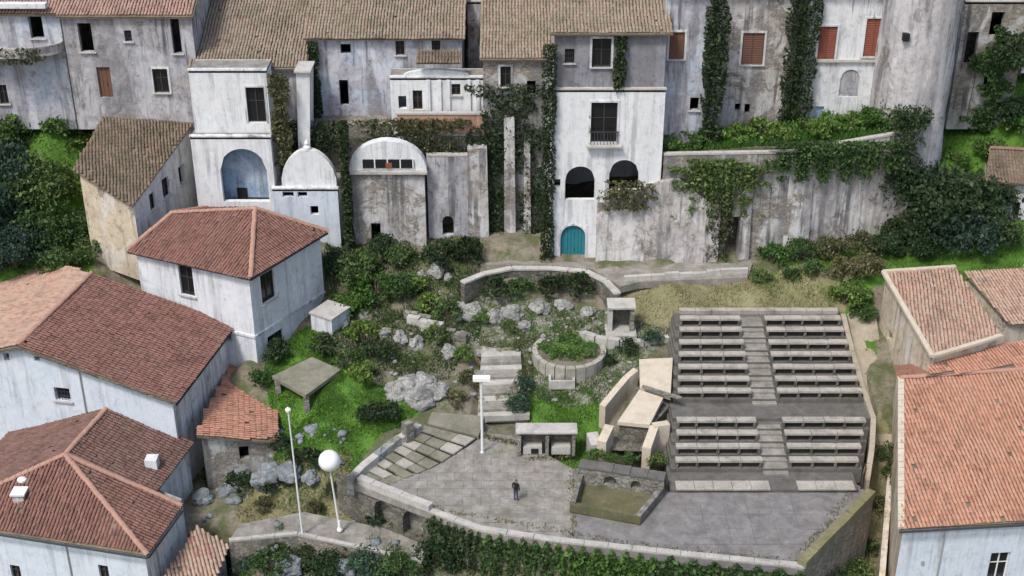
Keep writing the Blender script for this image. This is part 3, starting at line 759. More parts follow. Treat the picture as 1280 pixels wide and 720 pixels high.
block('old_house', 'blue-grey house at the upper right edge behind the ruin', 1222, 1340, -30, 80, 111, 7, 'plaster_sky', [(1245, 10, 12, 22, 'sash'), (1275, 10, 12, 22, 'sash')], 'roof_old', 2.5)
block('old_house', 'pale house glimpsed at the top behind the tower', 1120, 1225, -40, 60, 112.5, 7, 'plaster_white', [(1190, -5, 12, 20, 'sash')], 'roof_old', 2.5)

# ---- terrace wall under those houses, with dark doorway
def tw_at(px, py): return Q(px, py, 97.2)
a, b = tw_at(826, 260), tw_at(1138, 260)
zt = tw_at(950, 192).z; zt2 = tw_at(1120, 168).z; zb = tw_at(950, 330).z - 1
rw = empty('terrace_wall', ((a.x + b.x) / 2, 97.2, zb), 'long streaked retaining wall under the green terrace with a dark doorway', 'retaining wall')
o = px_ops(97.2, a.x, [(921, 296, 27, 50, 'void', {'nosill': True})])
m_ = tw_at(990, 192).x
wall(rw, (a.x, 97.2), (m_, 97.2), zb, zt - .2, zt, o, mat='plaster_ruin')
wall(rw, (m_, 97.2), (b.x, 97.9), zb, zt, zt2, mat='plaster_pink')
wall(rw, (b.x, 97.9), (b.x + .8, 101), zb, zt2, zt2, mat='plaster_pale')
MB().prism([(a.x, 97.15, zt - .16), (m_, 97.15, zt + .03), (m_, 97.6, zt + .03), (a.x, 97.6, zt - .16)], (0, 0, .16)).build('coping', 'stone_pale', rw)
MB().prism([(m_ + .01, 97.15, zt + .03), (b.x, 97.85, zt2 + .03), (b.x, 98.3, zt2 + .03), (m_ + .01, 97.6, zt + .03)], (0, 0, .16)).build('coping', 'stone_pale', rw)
for px, w in ((936, 12), (1005, 22)):
    q = tw_at(px, 225); q2 = tw_at(px + 2, 310); yy = 96.95 + (.5 if px > 990 else 0) * (px - 990) / 150
    MB().prism([(q.x - w / 32, yy + .1, q.z), (q.x - w / 26, yy - .15, q2.z - 1), (q.x + w / 26, yy - .15, q2.z - 1), (q.x + w / 32, yy + .1, q.z)], (0, 1.2, 0)).build('buttress', 'plaster_pale', rw)
dw = tw_at(921, 296); MB().box((dw.x, 98.75, dw.z), (3.4, .15, 4.6)).build('passage_end', 'stone_dark', rw)
for s_ in (-1, 1): MB().box((dw.x + s_ * 1.2, 98.15, dw.z), (.2, 1.0, 4.4)).build('passage_side', 'stone_dark', rw)
MB().box((dw.x, 98.15, dw.z + 2.3), (2.6, 1.0, .15)).build('passage_vault', 'stone_dark', rw)
tg = empty('terrace', ((a.x + b.x) / 2, 99.5, zt - .5), 'grassy terrace bed above the retaining wall', 'terrace', kind='structure')
MB().prism([(a.x, 97.6, zt - .55), (b.x, 98.2, zt2 - .55), (b.x + 1.5, 104, zt2 - .1), (a.x, 103, zt - .1)], (0, 0, .25)).build('soil', 'ground_soil', tg)
TERR = (a.x, b.x, zt, zt2)
# bastion of pale stone in front, right of the teal door
a = Q(747, 250, 96.5); b = Q(902, 250, 96.5); zb = Q(820, 336, 96.5).z - 1
bw = empty('base_wall', ((a.x + b.x) / 2, 96.4, zb), 'battered pale masonry base wall to the right of the teal door', 'retaining wall')
tops = [(747, 256), (775, 258), (812, 232), (850, 226), (880, 250), (902, 262)]
xs = [Q(p, q, 96.4).x for p, q in tops]; zs = [Q(p, q, 96.4).z for p, q in tops]
front = [(xs[0], 96.3, zb), (xs[-1], 96.3, zb)] + [(xs[i], 96.75, zs[i]) for i in range(len(xs) - 1, -1, -1)]
MB().prism(front[::-1], (0, .7, 0)).build('face', 'plaster_pink', bw)

# ---- the row of arched pavilions on the left, below the lavender house
g = 'arched pavilions below the upper houses'
v1, x0, x1, zb, zt = block('pavilion', 'white pavilion with one wide arch painted blue inside', 243, 342, 171, 262, 98.6, 3, 'plaster_bright', [(305, 219, 58, 66, 'void', {'arch': 1})], cat='pavilion', group=g, cap='plaster_white')
p = Q(305, 219, 98.6); MB().box((p.x, 100.2, p.z), (4.6, .1, 5.2)).build('niche_back', 'plaster_blue', v1)
q = Q(303, 246, 100); MB().box((q.x, 100.1, q.z), (.8, .06, 1.5)).build('niche_door', 'void_dark', v1)
v2, x0, x1, zb, zt = block('pavilion', 'white pavilion with rounded ogee gable and a small dark hole', 343, 424, 236, 300, 98.3, 3.5, 'plaster_sky', [(393, 263, 10, 11, 'void', {'nosill': True}), (360, 243, 14, 7, 'void', {'nosill': True}), (378, 243, 12, 7, 'void', {'nosill': True})], cat='pavilion', group=g, cap='plaster_white')
a = Q(387, 236, 98.5); pts = []
for i in range(21):
    s = i / 20 * 2 - 1; h = 3.3 * (.25 + .75 * math.cos(s * math.pi / 2) ** .55) if abs(s) < .98 else .9
    pts.append(Vector((a.x + s * 2.15, 98.5, a.z + h)))
pts = [Vector((a.x - 2.15, 98.5, a.z - .3))] + pts + [Vector((a.x + 2.15, 98.5, a.z - .3))]
MB().prism(pts, (0, .6, 0)).build('ogee_gable', 'plaster_bright', v2)
MB().lathe((a.x, 98.75, a.z + 3.2), [(.3, 0), (.3, .25), (.16, .4), (.2, .6), (.05, .85)], 12).build('finial', 'plaster_bright', v2)
v3, x0, x1, zb, zt = block('pavilion', 'arched pavilion with white lunette over patchy pale masonry', 440, 532, 214, 325, 98.6, 3, 'plaster_pale', [(470, 290, 12, 22, 'void', {'nosill': True})], cat='pavilion', group=g)
a = Q(485, 214, 98.6); r_ = (x1 - x0) / 2
lun = [Vector((a.x + (r_ + .1) * math.cos(math.pi * i / 18), 98.55, a.z + .08 + 2.45 * math.sin(math.pi * i / 18))) for i in range(19)]
MB().prism(lun, (0, .9, 0)).build('lunette', 'plaster_bright', v3)
MB().box((a.x, 98.5, a.z + .68), (r_ * 1.4, .12, .7)).build('window', 'glass_dark', v3)
fr = MB()
for i in range(5): fr.box((a.x - r_ * .68 + r_ * .34 * i, 98.46, a.z + .68), (.09, .1, .72))
fr.build('frame', 'paint_white', v3)
MB().box((a.x + .1, 98.42, a.z + .55), (.5, .06, .45)).build('red_panel', 'wood_red', v3)
MB().box((a.x, 98.45, a.z - .05), (2 * r_ + .3, .35, .2)).build('cornice', 'stone_pale', v3)
# grey wall between pavilion and ruin, and the tall back wall
a, b, c_ = Q(533, 195, 99.4), Q(590, 195, 99.4), Q(560, 325, 99.4)
gw = empty('retaining_wall', ((a.x + b.x) / 2, 99.4, c_.z - 1), 'tall grey plastered wall between lunette pavilion and buttress', 'retaining wall')
wall(gw, (a.x, 99.4), (b.x, 99.4), c_.z - 1, a.z, a.z, px_ops(99.4, a.x, [(560, 282, 14, 24, 'void', {'nosill': True, 'arch': 1})]), mat='plaster_grey')
MB().box(((a.x + b.x) / 2, 99.6, a.z + .05), (b.x - a.x, .5, .14)).build('coping', 'stone_pale', gw)
a, b, c_ = Q(246, 172, 101.7), Q(690, 172, 101.7), Q(450, 300, 101.7)
gw = empty('retaining_wall', ((a.x + b.x) / 2, 101.7, c_.z - 1), 'long mossy retaining wall behind the arched pavilions', 'retaining wall')
MB().box(((a.x + b.x) / 2, 103, (a.z + c_.z) / 2), (b.x - a.x, 2.4, a.z - c_.z + 2)).build('face', 'masonry_mossy', gw)

# ---- old house with the big weathered roof on the left hillside
zc_ = 12.0
c0 = P(165, 243, zc_); c1 = P(246, 183, zc_); c2 = P(100, 222, zc_)
e = Vector((c1.x - c0.x, c1.y - c0.y)); f = Vector((c2.x - c0.x, c2.y - c0.y))
back = Vector((c1.x + f.x, c1.y + f.y))
rt = empty('old_house', (c0.x, c0.y, 4.5), 'old house with a big mossy brown roof left of the arched pavilions', 'house')
zb_ = 4.5; zh = zc_ + 3.4
k1 = Q(140, 122, 104.5); k2 = Q(246, 126, 104.5)
cor = [(c2.x, c2.y), (c0.x, c0.y), (c1.x, c1.y), (k2.x, 104.5), (k1.x, 104.5)]
ops = [dict(u0=e.length * .22, u1=e.length * .30, z0=zc_ - 2.4, z1=zc_ - 1.0, kind='sash'), dict(u0=e.length * .42, u1=e.length * .52, z0=zc_ - 2.2, z1=zc_ - .6, kind='sash'), dict(u0=e.length * .68, u1=e.length * .78, z0=zc_ - 2.2, z1=zc_ - .6, kind='void')]
Am = np.array([[x, y, 1] for x, y in cor]); pco = np.linalg.lstsq(Am, np.array([zc_ - .3, zc_, zc_ + .5, k2.z, k1.z]), rcond=None)[0]
def rz_(p): return pco[0] * p[0] + pco[1] * p[1] + pco[2]
rops = [ops, None]
for i in range(5):
    A, B = cor[i], cor[(i + 1) % 5]
    wall(rt, A, B, zb_, rz_(A), rz_(B), ops if i == 1 else (), mat=('plaster_cream', 'plaster_white', 'plaster_grey', 'plaster_grey', 'plaster_cream')[i])
for d in ops: fill(rt, cor[1], cor[2], d, d['kind'])
cc_ = Vector((sum(p[0] for p in cor) / 5, sum(p[1] for p in cor) / 5))
ov_ = []
for p in cor:
    q = Vector(p); q = q + (q - cc_).normalized() * .45; ov_.append(Vector((q.x, q.y, rz_(q) + .15)))
roof_plane(rt, ov_, 'roof_dark_old')

# ================================================================== HOUSES WITH RED ROOFS
def V2(p): return Vector((p[0], p[1]))
def inset(A, B, a0, a1, z0, z1, **k):
    d = dict(u0=a0, u1=a1, z0=z0, z1=z1); d.update(k); return d

# ---- white house with hipped roof beside the garden
ze = 8.5; zg = 0.3
f0 = P(311, 346, ze); l0 = P(170, 315, ze); q0 = P(400, 293, ze)
bk = Vector((l0.x + q0.x - f0.x, l0.y + q0.y - f0.y, ze))
hc = empty('house', (f0.x, f0.y, zg), 'white two-storey house with brownish-red hipped roof beside the garden', 'house')
La = (V2(f0) - V2(l0)).length; Lb = (V2(q0) - V2(f0)).length
def du(A, B, px, Ztop):   # distance along a wall of the sight line through px at a level
    p = P(px[0], px[1], Ztop); u = (V2(B) - V2(A)).normalized(); return (V2(p) - V2(A)).dot(u)
def on_wall(A, B, px, py):
    """where a sight line meets the vertical plane through A and B: (distance along, height)"""
    d = ray(px, py); A2, B2 = V2(A), V2(B); u = (B2 - A2).normalized(); n = Vector((u.y, -u.x))
    t = A2.dot(n) / (d[0] * n.x + d[1] * n.y)
    return (Vector((d[0] * t, d[1] * t)) - A2).dot(u), CAMZ + d[2] * t
def wop(A, B, cx, cy, w, h, kind, **k):
    u0, z = on_wall(A, B, cx - w / 2, cy); u1, _ = on_wall(A, B, cx + w / 2, cy); _, zl = on_wall(A, B, cx, cy + h / 2); _, zh_ = on_wall(A, B, cx, cy - h / 2)
    d = dict(u0=u0, u1=u1, z0=zl, z1=zh_, kind=kind); d.update(k); return d
def walled(root, A, B, z0, za, zb_, ops, mat):
    wall(root, A, B, z0, za, zb_, ops, mat=mat)
    for d in ops: fill(root, A, B, d, d['kind'])
walled(hc, l0, f0, zg, ze, ze, [wop(l0, f0, 233, 351, 17, 36, 'sash'), wop(l0, f0, 283, 415, 10, 15, 'grille')], 'plaster_house')
walled(hc, f0, q0, zg, ze, ze, [wop(f0, q0, 335, 358, 18, 38, 'sash'), wop(f0, q0, 345, 430, 20, 30, 'sash')], 'plaster_house')
walled(hc, q0, bk, zg, ze, ze, [], 'plaster_house'); walled(hc, bk, l0, zg, ze, ze, [], 'plaster_house')
_, zs_ = on_wall(f0, q0, 355, 396)
for A, B in ((l0, f0), (f0, q0)):
    u = (V2(B) - V2(A)).normalized(); n = Vector((u.y, -u.x)); m = (V2(A) + V2(B)) / 2 + n * .04
    MB().box((m.x, m.y, zs_ - .1), ((V2(B) - V2(A)).length + .06, .12, .2), math.atan2(u.y, u.x)).build('string_course', 'plaster_white', hc)
ov = .55
cen = (V2(l0) + V2(q0)) / 2
def ex(p): d = (V2(p) - cen); d = d * (1 + ov / d.length * 1.1); return Vector((cen.x + d.x, cen.y + d.y, ze + .12))
F_, L_, Q_, B_ = ex(f0), ex(l0), ex(q0), ex(bk)
# ridge parallel to the long (left) wall
u = (V2(f0) - V2(l0)).normalized(); half = Lb / 2
zr = ze + 2.3
ra = cen - u * max(.5, (La - Lb) / 2 + .2); rb = cen + u * max(.5, (La - Lb) / 2 + .2)
RB = P(319, 262, zr); nn_ = (F_ - L_).cross(RB - L_)
RA = P(214, 257, zr); RA.z = L_.z - (nn_.x * (RA.x - L_.x) + nn_.y * (RA.y - L_.y)) / nn_.z
roof_plane(hc, [L_, F_, RB, RA], 'roof_red'); roof_plane(hc, [F_, Q_, RB], 'roof_red'); roof_plane(hc, [Q_, B_, RB], 'roof_red'); roof_plane(hc, [B_, RA, RB], 'roof_red'); roof_plane(hc, [B_, L_, RA], 'roof_red')
for a, b in ((F_, RB), (Q_, RB), (L_, RA), (B_, RA), (RA, RB)): ridge(hc, a, b)
gutter(hc, F_ + Vector((0, 0, -.1)), Q_ + Vector((0, 0, -.1))); gutter(hc, L_ + Vector((0, 0, -.1)), F_ + Vector((0, 0, -.1)))
# low white lean-to step at its right foot
p = G(412, 412); an = math.atan2((V2(q0) - V2(f0)).y, (V2(q0) - V2(f0)).x)
sb = empty('outhouse', p, 'small white masonry block against the right foot of the hipped house', 'outhouse')
MB().box(p + Vector((0, .8, .4)), (2.2, 2.0, 1.6), an).build('block', 'plaster_house', sb)
MB().box(p + Vector((0, .8, 1.26)), (2.4, 2.2, .12), an).build('cap', 'stone_pale', sb)

# ---- big gabled house at the left edge
zE, zR, zg = 3.65, 6.7, -6.0
e0 = P(215, 499, zE); e1 = P(281, 413, zE); g0 = P(28, 431, zR)
d = (V2(e1) - V2(e0)); v = d.normalized(); u = Vector((-v.y, v.x))      # u points left along the gable
hw = (V2(g0) - V2(e0)).dot(u)
def HA(a, b, z): q = V2(e0) + u * a + v * b; return Vector((q.x, q.y, z))
LA = d.length + .4
ha = empty('house', HA(hw, 0, zg), 'large gabled house with red-brown roof at the left edge', 'house')
fr_, mid, fl = HA(0, 0, 0), HA(hw, 0, 0), HA(2 * hw, 0, 0)
walled(ha, mid, fr_, zg, zR, zE, [wop(mid, fr_, 78, 493, 19, 16, 'grille'), wop(mid, fr_, 46, 447, 7, 9, 'void', nosill=True)], 'plaster_sky')
walled(ha, fl, mid, zg, zE, zR, [wop(fl, mid, 8, 446, 7, 9, 'void', nosill=True)], 'plaster_sky')
walled(ha, fr_, HA(0, LA, 0), zg, zE, zE, [], 'plaster_white')
walled(ha, HA(0, LA, 0), HA(hw, LA, 0), zg, zE, zR, [], 'plaster_sky'); walled(ha, HA(hw, LA, 0), HA(2 * hw, LA + 3, 0), zg, zR, zE, [], 'plaster_sky'); walled(ha, HA(2 * hw, LA + 3, 0), fl, zg, zE, zE, [], 'plaster_sky')
s = (zR - zE) / hw; o_ = .45
roof_plane(ha, [HA(-o_, -o_, zE - o_ * s + .16), HA(-o_, LA + o_, zE - o_ * s + .16), HA(hw, LA + o_, zR + .16), HA(hw, -o_, zR + .16)], 'roof_red')
roof_plane(ha, [HA(2 * hw + o_, -o_, zE - o_ * s + .16), HA(hw, -o_, zR + .16), HA(hw, LA + o_, zR + .16), HA(hw + 4.2, LA + 3.6, zR - 4.2 * s + .16), HA(2 * hw + o_, LA + 3.6, zE - o_ * s + .16)], 'roof_pale')
ridge(ha, HA(hw, -o_, zR + .16), HA(hw, LA + o_, zR + .16))
gutter(ha, HA(-o_, -o_, zE - .2), HA(-o_, LA + o_, zE - .2))
vb = MB()
for a, b in ((HA(-o_, -o_ - .03, zE - o_ * s - .06), HA(hw, -o_ - .03, zR - .06)), (HA(hw, -o_ - .03, zR - .06), HA(2 * hw, -o_ - .03, zE - .06))): vb.prism([a, b, b + Vector((0, 0, .2)), a + Vector((0, 0, .2))], (v.x * .08, v.y * .08, 0))
vb.build('bargeboard', 'stone_dark', ha)
dp = HA(hw * .62, -.08, 0); MB().tube([(dp.x, dp.y, zg + 2), (dp.x, dp.y, zR - .38 * hw * s - .3)], .05, 6).build('drain_pipe', 'metal_grey', ha)

# lean-to roof against its right wall
dpts = [(262, 503), (291, 452), (321, 456), (352, 496), (345, 553), (246, 545)]
def zD(px): return .9 - (px - 250) / 100 * 1.3
hd = empty('lean_to', P(300, 520, -3), 'orange-red lean-to roof against the right side of the gabled house', 'lean-to')
top = [P(a, b, zD(a)) for a, b in dpts]
import numpy.linalg as nl
A_ = np.array([[t.x, t.y, 1] for t in top]); co = nl.lstsq(A_, np.array([t.z for t in top]), rcond=None)[0]
top = [Vector((t.x, t.y, co[0] * t.x + co[1] * t.y + co[2])) for t in top]
roof_plane(hd, top, 'roof_orange')
cen_ = sum((V2(t) for t in top), Vector((0, 0))) / len(top)
ft = [V2(t) + (cen_ - V2(t)).normalized() * .5 for t in top]
hz_ = [co[0] * t.x + co[1] * t.y + co[2] - .12 for t in ft]
order = [5, 4, 3, 2, 1, 0]
for i, j in zip(order, order[1:] + order[:1]):
    ops = []
    if (i, j) == (5, 4): ops = [wop(ft[5], ft[4], 305, 566, 12, 16, 'void', nosill=True)]
    walled(hd, ft[i], ft[j], -4.4, hz_[i], hz_[j], ops, 'plaster_ruin')

# ---- hip-roofed house at the lower left
zE, zA, zg = -1.0, 2.0, -10
c0 = P(185, 697, zE); cr = P(240, 631, zE); cl = P(0, 668, zE)
u = (V2(c0) - V2(cl)).normalized(); v = Vector((-u.y, u.x))
ap = P(82, 572, zA)
def HB(a, b, z): q = V2(c0) - u * a + v * b; return Vector((q.x, q.y, z))
aa = -(V2(ap) - V2(c0)).dot(u); bb = (V2(ap) - V2(c0)).dot(v)
W = 2 * aa; LB = bb + 6.2
hb = empty('house', HB(aa, bb, zg), 'house with dark red hipped roof at the lower left', 'house')
A1, A2 = HB(W - .5, .5, 0), HB(.5, .5, 0)
ops = []
for px in (20, 130): 
    ops.append(wop(A1, A2, px, 716, 12, 18, 'sash'))
walled(hb, A1, A2, zg, zE + .1, zE + .1, ops, 'plaster_sky')
walled(hb, A2, HB(.5, 6.0, 0), zg, zE + .1, zE + .1, [], 'plaster_white')
walled(hb, HB(.5, 6.0, 0), HB(2.2, 6.0, 0), zg, zE + .1, zE + .6, [], 'plaster_white')
walled(hb, HB(2.2, 6.0, 0), HB(2.2, LB - .4, 0), zg, zE + .75, zE + .75, [], 'plaster_white')
walled(hb, HB(2.2, LB - .4, 0), HB(aa, LB - .4, 0), zg, zE + .75, zA, [], 'plaster_sky'); walled(hb, HB(aa, LB - .4, 0), HB(W - .5, LB - .4, 0), zg, zA, zE, [], 'plaster_sky'); walled(hb, HB(W - .5, LB - .4, 0), A1, zg, zE, zE, [], 'plaster_sky')
AP = HB(aa, bb, zA + .15); RE = HB(aa, LB, zA + .15)
s = (zA - zE) / aa
roof_plane(hb, [HB(W, 0, zE + .15), HB(0, 0, zE + .15), AP], 'roof_red')
roof_plane(hb, [HB(0, 0, zE + .15), HB(0, bb + .2, zE + .15), AP], 'roof_red')
roof_plane(hb, [HB(1.9, bb + .2, zE + .15 + 1.9 * s), HB(1.9, LB, zE + .15 + 1.9 * s), RE, AP], 'roof_brown')
roof_plane(hb, [HB(W, LB, zE + .15), HB(W, 0, zE + .15), AP, RE], 'roof_brown')
ridge(hb, HB(0, 0, zE + .15), AP); ridge(hb, AP, RE); ridge(hb, HB(.1, bb + .2, zE + .2), AP); ridge(hb, HB(W, 0, zE + .15), AP)
gutter(hb, HB(W, -.06, zE), HB(0, -.06, zE)); gutter(hb, HB(-.06, 0, zE), HB(-.06, bb, zE))
p = HB(W * .62, bb * .42, 0); zz = zE + .15 + bb * .42 * s
ch = MB(); ch.box((p.x, p.y, zz + .4), (.7, .7, 1.2)); chm = ch.build('chimney', 'plaster_white', hb)
MB().box((p.x, p.y, zz + 1.06), (.95, .95, .12)).build('chimney_cap', 'paint_white', chm)
p = HB(W * .64, bb * .62, 0); zz = zE + .15 + bb * .62 * s
MB().lathe((p.x, p.y, zz), [(.2, 0), (.2, .8), (.32, .82), (.32, .95), (.05, 1.1)], 10).build('vent_pipe', 'paint_white', hb)
dp = HB(6.0, .42, 0); MB().tube([(dp.x, dp.y, zg), (dp.x, dp.y, zE)], .05, 6).build('drain_pipe', 'metal_grey', hb)
p = P(183, 583, .6); MB().box((p.x + .3, p.y + .4, .1), (.8, .8, 1.9)).build('chimney', 'plaster_white', hb)

# small tiled roof at its right foot, and roof in the bottom left corner
pts = [P(205, 722, -3.6), P(246, 658, -2.6), P(286, 682, -3.2), P(262, 740, -4.3)]
he = empty('lean_to', (pts[0].x + 1, pts[0].y + 2, -10), 'small pale tiled lean-to below the dark red hipped house', 'lean-to')
roof_plane(he, pts, 'roof_pale')
ft = [V2(p) + (sum((V2(t) for t in pts), Vector((0, 0))) / 4 - V2(p)).normalized() * .35 for p in pts]
for i, j in ((0, 3), (3, 2), (2, 1), (1, 0)): wall(he, ft[i], ft[j], -10, pts[i].z - .15, pts[j].z - .15, mat='plaster_grey')
a, b = P(-40, 697, -6), P(95, 724, -6)
dv = (V2(b) - V2(a)).normalized(); nv = Vector((dv.y, -dv.x)) * 5
hk = empty('house', (a.x + 4, a.y - 3, -12), 'red tiled roof peeping up at the bottom left corner', 'house')
roof_plane(hk, [a, b, (b.x + nv.x, b.y + nv.y, -7.6), (a.x + nv.x, a.y + nv.y, -7.6)], 'roof_brown')
q = [V2(a), V2(b), V2(b) + nv * .93, V2(a) + nv * .93]
for (i, za), (j, zb_) in (((3, -7.6), (2, -7.6)), ((2, -7.6), (1, -6.2)), ((1, -6.2), (0, -6.2)), ((0, -6.2), (3, -7.6))): wall(hk, q[i], q[j], -13, za, zb_, mat='plaster_sky')

# ---- right: big house with orange roof
zE, zR, zg = 1.5, 5.2, -10
a = P(1124, 664, zE); b = P(1300, 654, zE); c_ = P(1124, 476, zR); d_ = P(1300, 464, zR)
hf = empty('house', (a.x, a.y, zg), 'pale blue house with a large orange tiled roof at the lower right', 'house')
dr = (V2(c_) - V2(a)).normalized(); er = (V2(b) - V2(a)).normalized()
A_, B_, C_, D_ = V2(a) + dr * .45 + er * .3, V2(b) + dr * .45, V2(c_) + er * .3 , V2(d_)
sl = (zR - zE) / (V2(c_) - V2(a)).length
Cb, Db = C_ + dr * 4, D_ + dr * 4
walled(hf, A_, B_, zg, zE + .02, zE + .02, [wop(A_, B_, 1248, 708, 24, 34, 'sash', white=True)], 'plaster_sky')
walled(hf, C_, A_, zg, zR - .1, zE + .1, [], 'plaster_cream'); walled(hf, Cb, C_, zg, zR - 1.4, zR - .1, [], 'plaster_cream')
walled(hf, B_, D_, zg, zE + .1, zR - .1, [], 'plaster_sky'); walled(hf, D_, Db, zg, zR - .1, zR - 1.4, [], 'plaster_sky'); walled(hf, Db, Cb, zg, zR - 1.4, zR - 1.4, [], 'plaster_cream')
up_ = Vector((0, 0, .15))
roof_plane(hf, [a + up_, b + up_, d_ + up_, c_ + up_], 'roof_orange')
roof_plane(hf, [c_ + up_, d_ + up_, Vector((Db.x, Db.y, zR - 1.3)), Vector((Cb.x - er.x * .3, Cb.y, zR - 1.3))], 'roof_orange')
ridge(hf, c_ + up_, d_ + up_)
vg = MB(); k = 24
for i in range(k):
    p0 = a.lerp(c_, i / k) + up_; p1 = a.lerp(c_, (i + .92) / k) + up_; w = Vector((er.x, er.y, 0)) * .42
    vg.prism([p0 - w * .3, p0 + w * .7, p1 + w * .7, p1 - w * .3], (0, 0, .16))
vg.build('verge_tiles', 'slab_beige', hf)['kind'] = 'stuff'
gutter(hf, a + Vector((0, -.08, -.02)), b + Vector((0, -.08, -.02)), 'metal_dark')
u_, _ = on_wall(A_, B_, 1176, 690); q = A_ + er * u_; n = Vector((er.y, -er.x)) * .07
MB().tube([(q.x + n.x, q.y + n.y, zE - .05), (q.x + n.x, q.y + n.y, zE - 5)], .055, 8).build('drain_pipe', 'metal_grey', hf)
u_, z_ = on_wall(A_, B_, 1153, 703); q = A_ + er * u_ + n * .5; MB().box((q.x, q.y, z_), (.18, .1, .3)).build('meter_box', 'metal_grey', hf)

# ---- right: faded roofs behind it
zt = 7.0; zg = -4
p0, p1, p2, p3 = P(1165, 447, 6.6), P(1252, 421, 6.9), P(1194, 335, 7.6), P(1104, 341, 7.5)
hg = empty('house', (p0.x, p0.y, zg), 'cream walled house with a faded pinkish roof at the right', 'house')
roof_plane(hg, [p0, p1, p2, p3], 'roof_pale')
vg = MB()
for A, B in ((p3, p0), (p0, p1), (p3, p2)):
    dd = (B - A).normalized(); sd_ = dd.cross(Vector((0, 0, 1))).normalized() * .17
    vg.prism([A - sd_, B - sd_, B + sd_, A + sd_], (0, 0, .2))
vg.build('verge', 'slab_beige', hg)
cn = sum((V2(t) for t in (p0, p1, p2, p3)), Vector((0, 0))) / 4
f4 = [V2(t) + (cn - V2(t)).normalized() * .3 for t in (p0, p1, p2, p3)]
walled(hg, f4[0], f4[1], zg, 6.5, 6.8, [], 'plaster_cream'); walled(hg, f4[1], f4[2], zg, 6.8, 7.5, [], 'plaster_cream'); walled(hg, f4[2], f4[3], zg, 7.5, 7.4, [], 'plaster_cream')
walled(hg, f4[3], f4[0], zg, 7.4, 6.5, [wop(f4[3], f4[0], 1112, 420, 7, 14, 'void', nosill=True)], 'plaster_cream')
p0, p1, p2, p3 = P(1262, 405, 6.3), P(1330, 400, 6.3), P(1320, 330, 7.4), P(1206, 342, 7.3)
hg2 = empty('house', (p0.x, p0.y, zg), 'weathered orange roof at the right edge beside the faded roof', 'house')
roof_plane(hg2, [p0, p1, p2, p3], 'roof_pale'); 
cn = sum((V2(t) for t in (p0, p1, p2, p3)), Vector((0, 0))) / 4
f4 = [V2(t) + (cn - V2(t)).normalized() * .3 for t in (p0, p1, p2, p3)]
for i, j, za, zb_ in ((0, 1, 6.2, 6.2), (1, 2, 6.2, 7.2), (2, 3, 7.2, 7.1), (3, 0, 7.1, 6.2)): wall(hg2, f4[i], f4[j], zg, za, zb_, mat='plaster_cream')
p0, p1, p2, p3 = P(1158, 472, 5.5), P(1330, 452, 5.5), P(1330, 414, 6.0), P(1164, 452, 6.0)
hg3 = empty('lean_to', (p0.x, p0.y, zg), 'narrow orange tiled lean-to between faded roof and large orange roof', 'lean-to')
roof_plane(hg3, [p0, p1, p2, p3], 'roof_orange'); wall(hg3, (p0.x + .2, p0.y + .2), (p1.x, p1.y + .2), zg, 5.4, 5.4, mat='plaster_cream'); wall(hg3, (p3.x + .2, p3.y), (p0.x + .2, p0.y + .2), zg, 5.9, 5.4, mat='plaster_cream')

# small house at the right edge, on the hillside
p0, p1 = Q(1237, 225, 97.5), Q(1330, 232, 97.5)
hh = empty('house', (p0.x, p0.y, 5.5), 'little white house with brown tiled roof on the right hillside', 'house')
zE = p0.z
wl = [(p0.x, 97.5), (p0.x + 7, 96.4), (p0.x + 8, 102), (p0.x + 1.2, 103)]
walled(hh, wl[0], wl[1], 5, zE, zE, [wop(wl[0], wl[1], 1270, 262, 9, 18, 'sash')], 'plaster_white'); walled(hh, wl[1], wl[2], 5, zE, zE, [], 'plaster_white'); walled(hh, wl[2], wl[3], 5, zE, zE, [], 'plaster_white'); walled(hh, wl[3], wl[0], 5, zE, zE, [], 'plaster_white')
m0, m1 = Vector((p0.x + .6, 100.2, zE + 1.5)), Vector((p0.x + 7.6, 99.1, zE + 1.5))
roof_plane(hh, [(wl[0][0] - .5, 97.0, zE), (wl[1][0] + .4, 95.9, zE), m1, m0], 'roof_dark_old'); roof_plane(hh, [m0, m1, (wl[2][0] + .4, 102.4, zE), (wl[3][0] - .4, 103.4, zE)], 'roof_dark_old'); ridge(hh, m0, m1, 'ridge_dark')

# ================================================================== SQUARE, SEATING, LANE
def slab(name, pp, z, thick, mat, label, cat='pavement', kind='structure', parent=None):
    pts = [P(a, b, z) for a, b in pp]
    o = MB().prism([p - Vector((0, 0, thick)) for p in pts][::-1] if False else [p - Vector((0, 0, thick)) for p in pts], (0, 0, thick)).build(name, mat, parent)
    return tag(o, label, cat, kind=kind)
# left part of the square, with joints between its big slabs
sq = slab('square', [(440, 604), (536, 641), (600, 665), (716, 681), (716, 586), (640, 545), (600, 540), (560, 548), (500, 575)], 0, .5, 'paving', 'worn grey paving of the little square')
st = slab('stage', [(716.5, 681), (820, 693), (1005, 712), (1092, 622), (1072, 606), (838, 616), (760, 580), (716.5, 586)], .006, .5, 'paving_dark', 'bare grey stage floor below the seating')
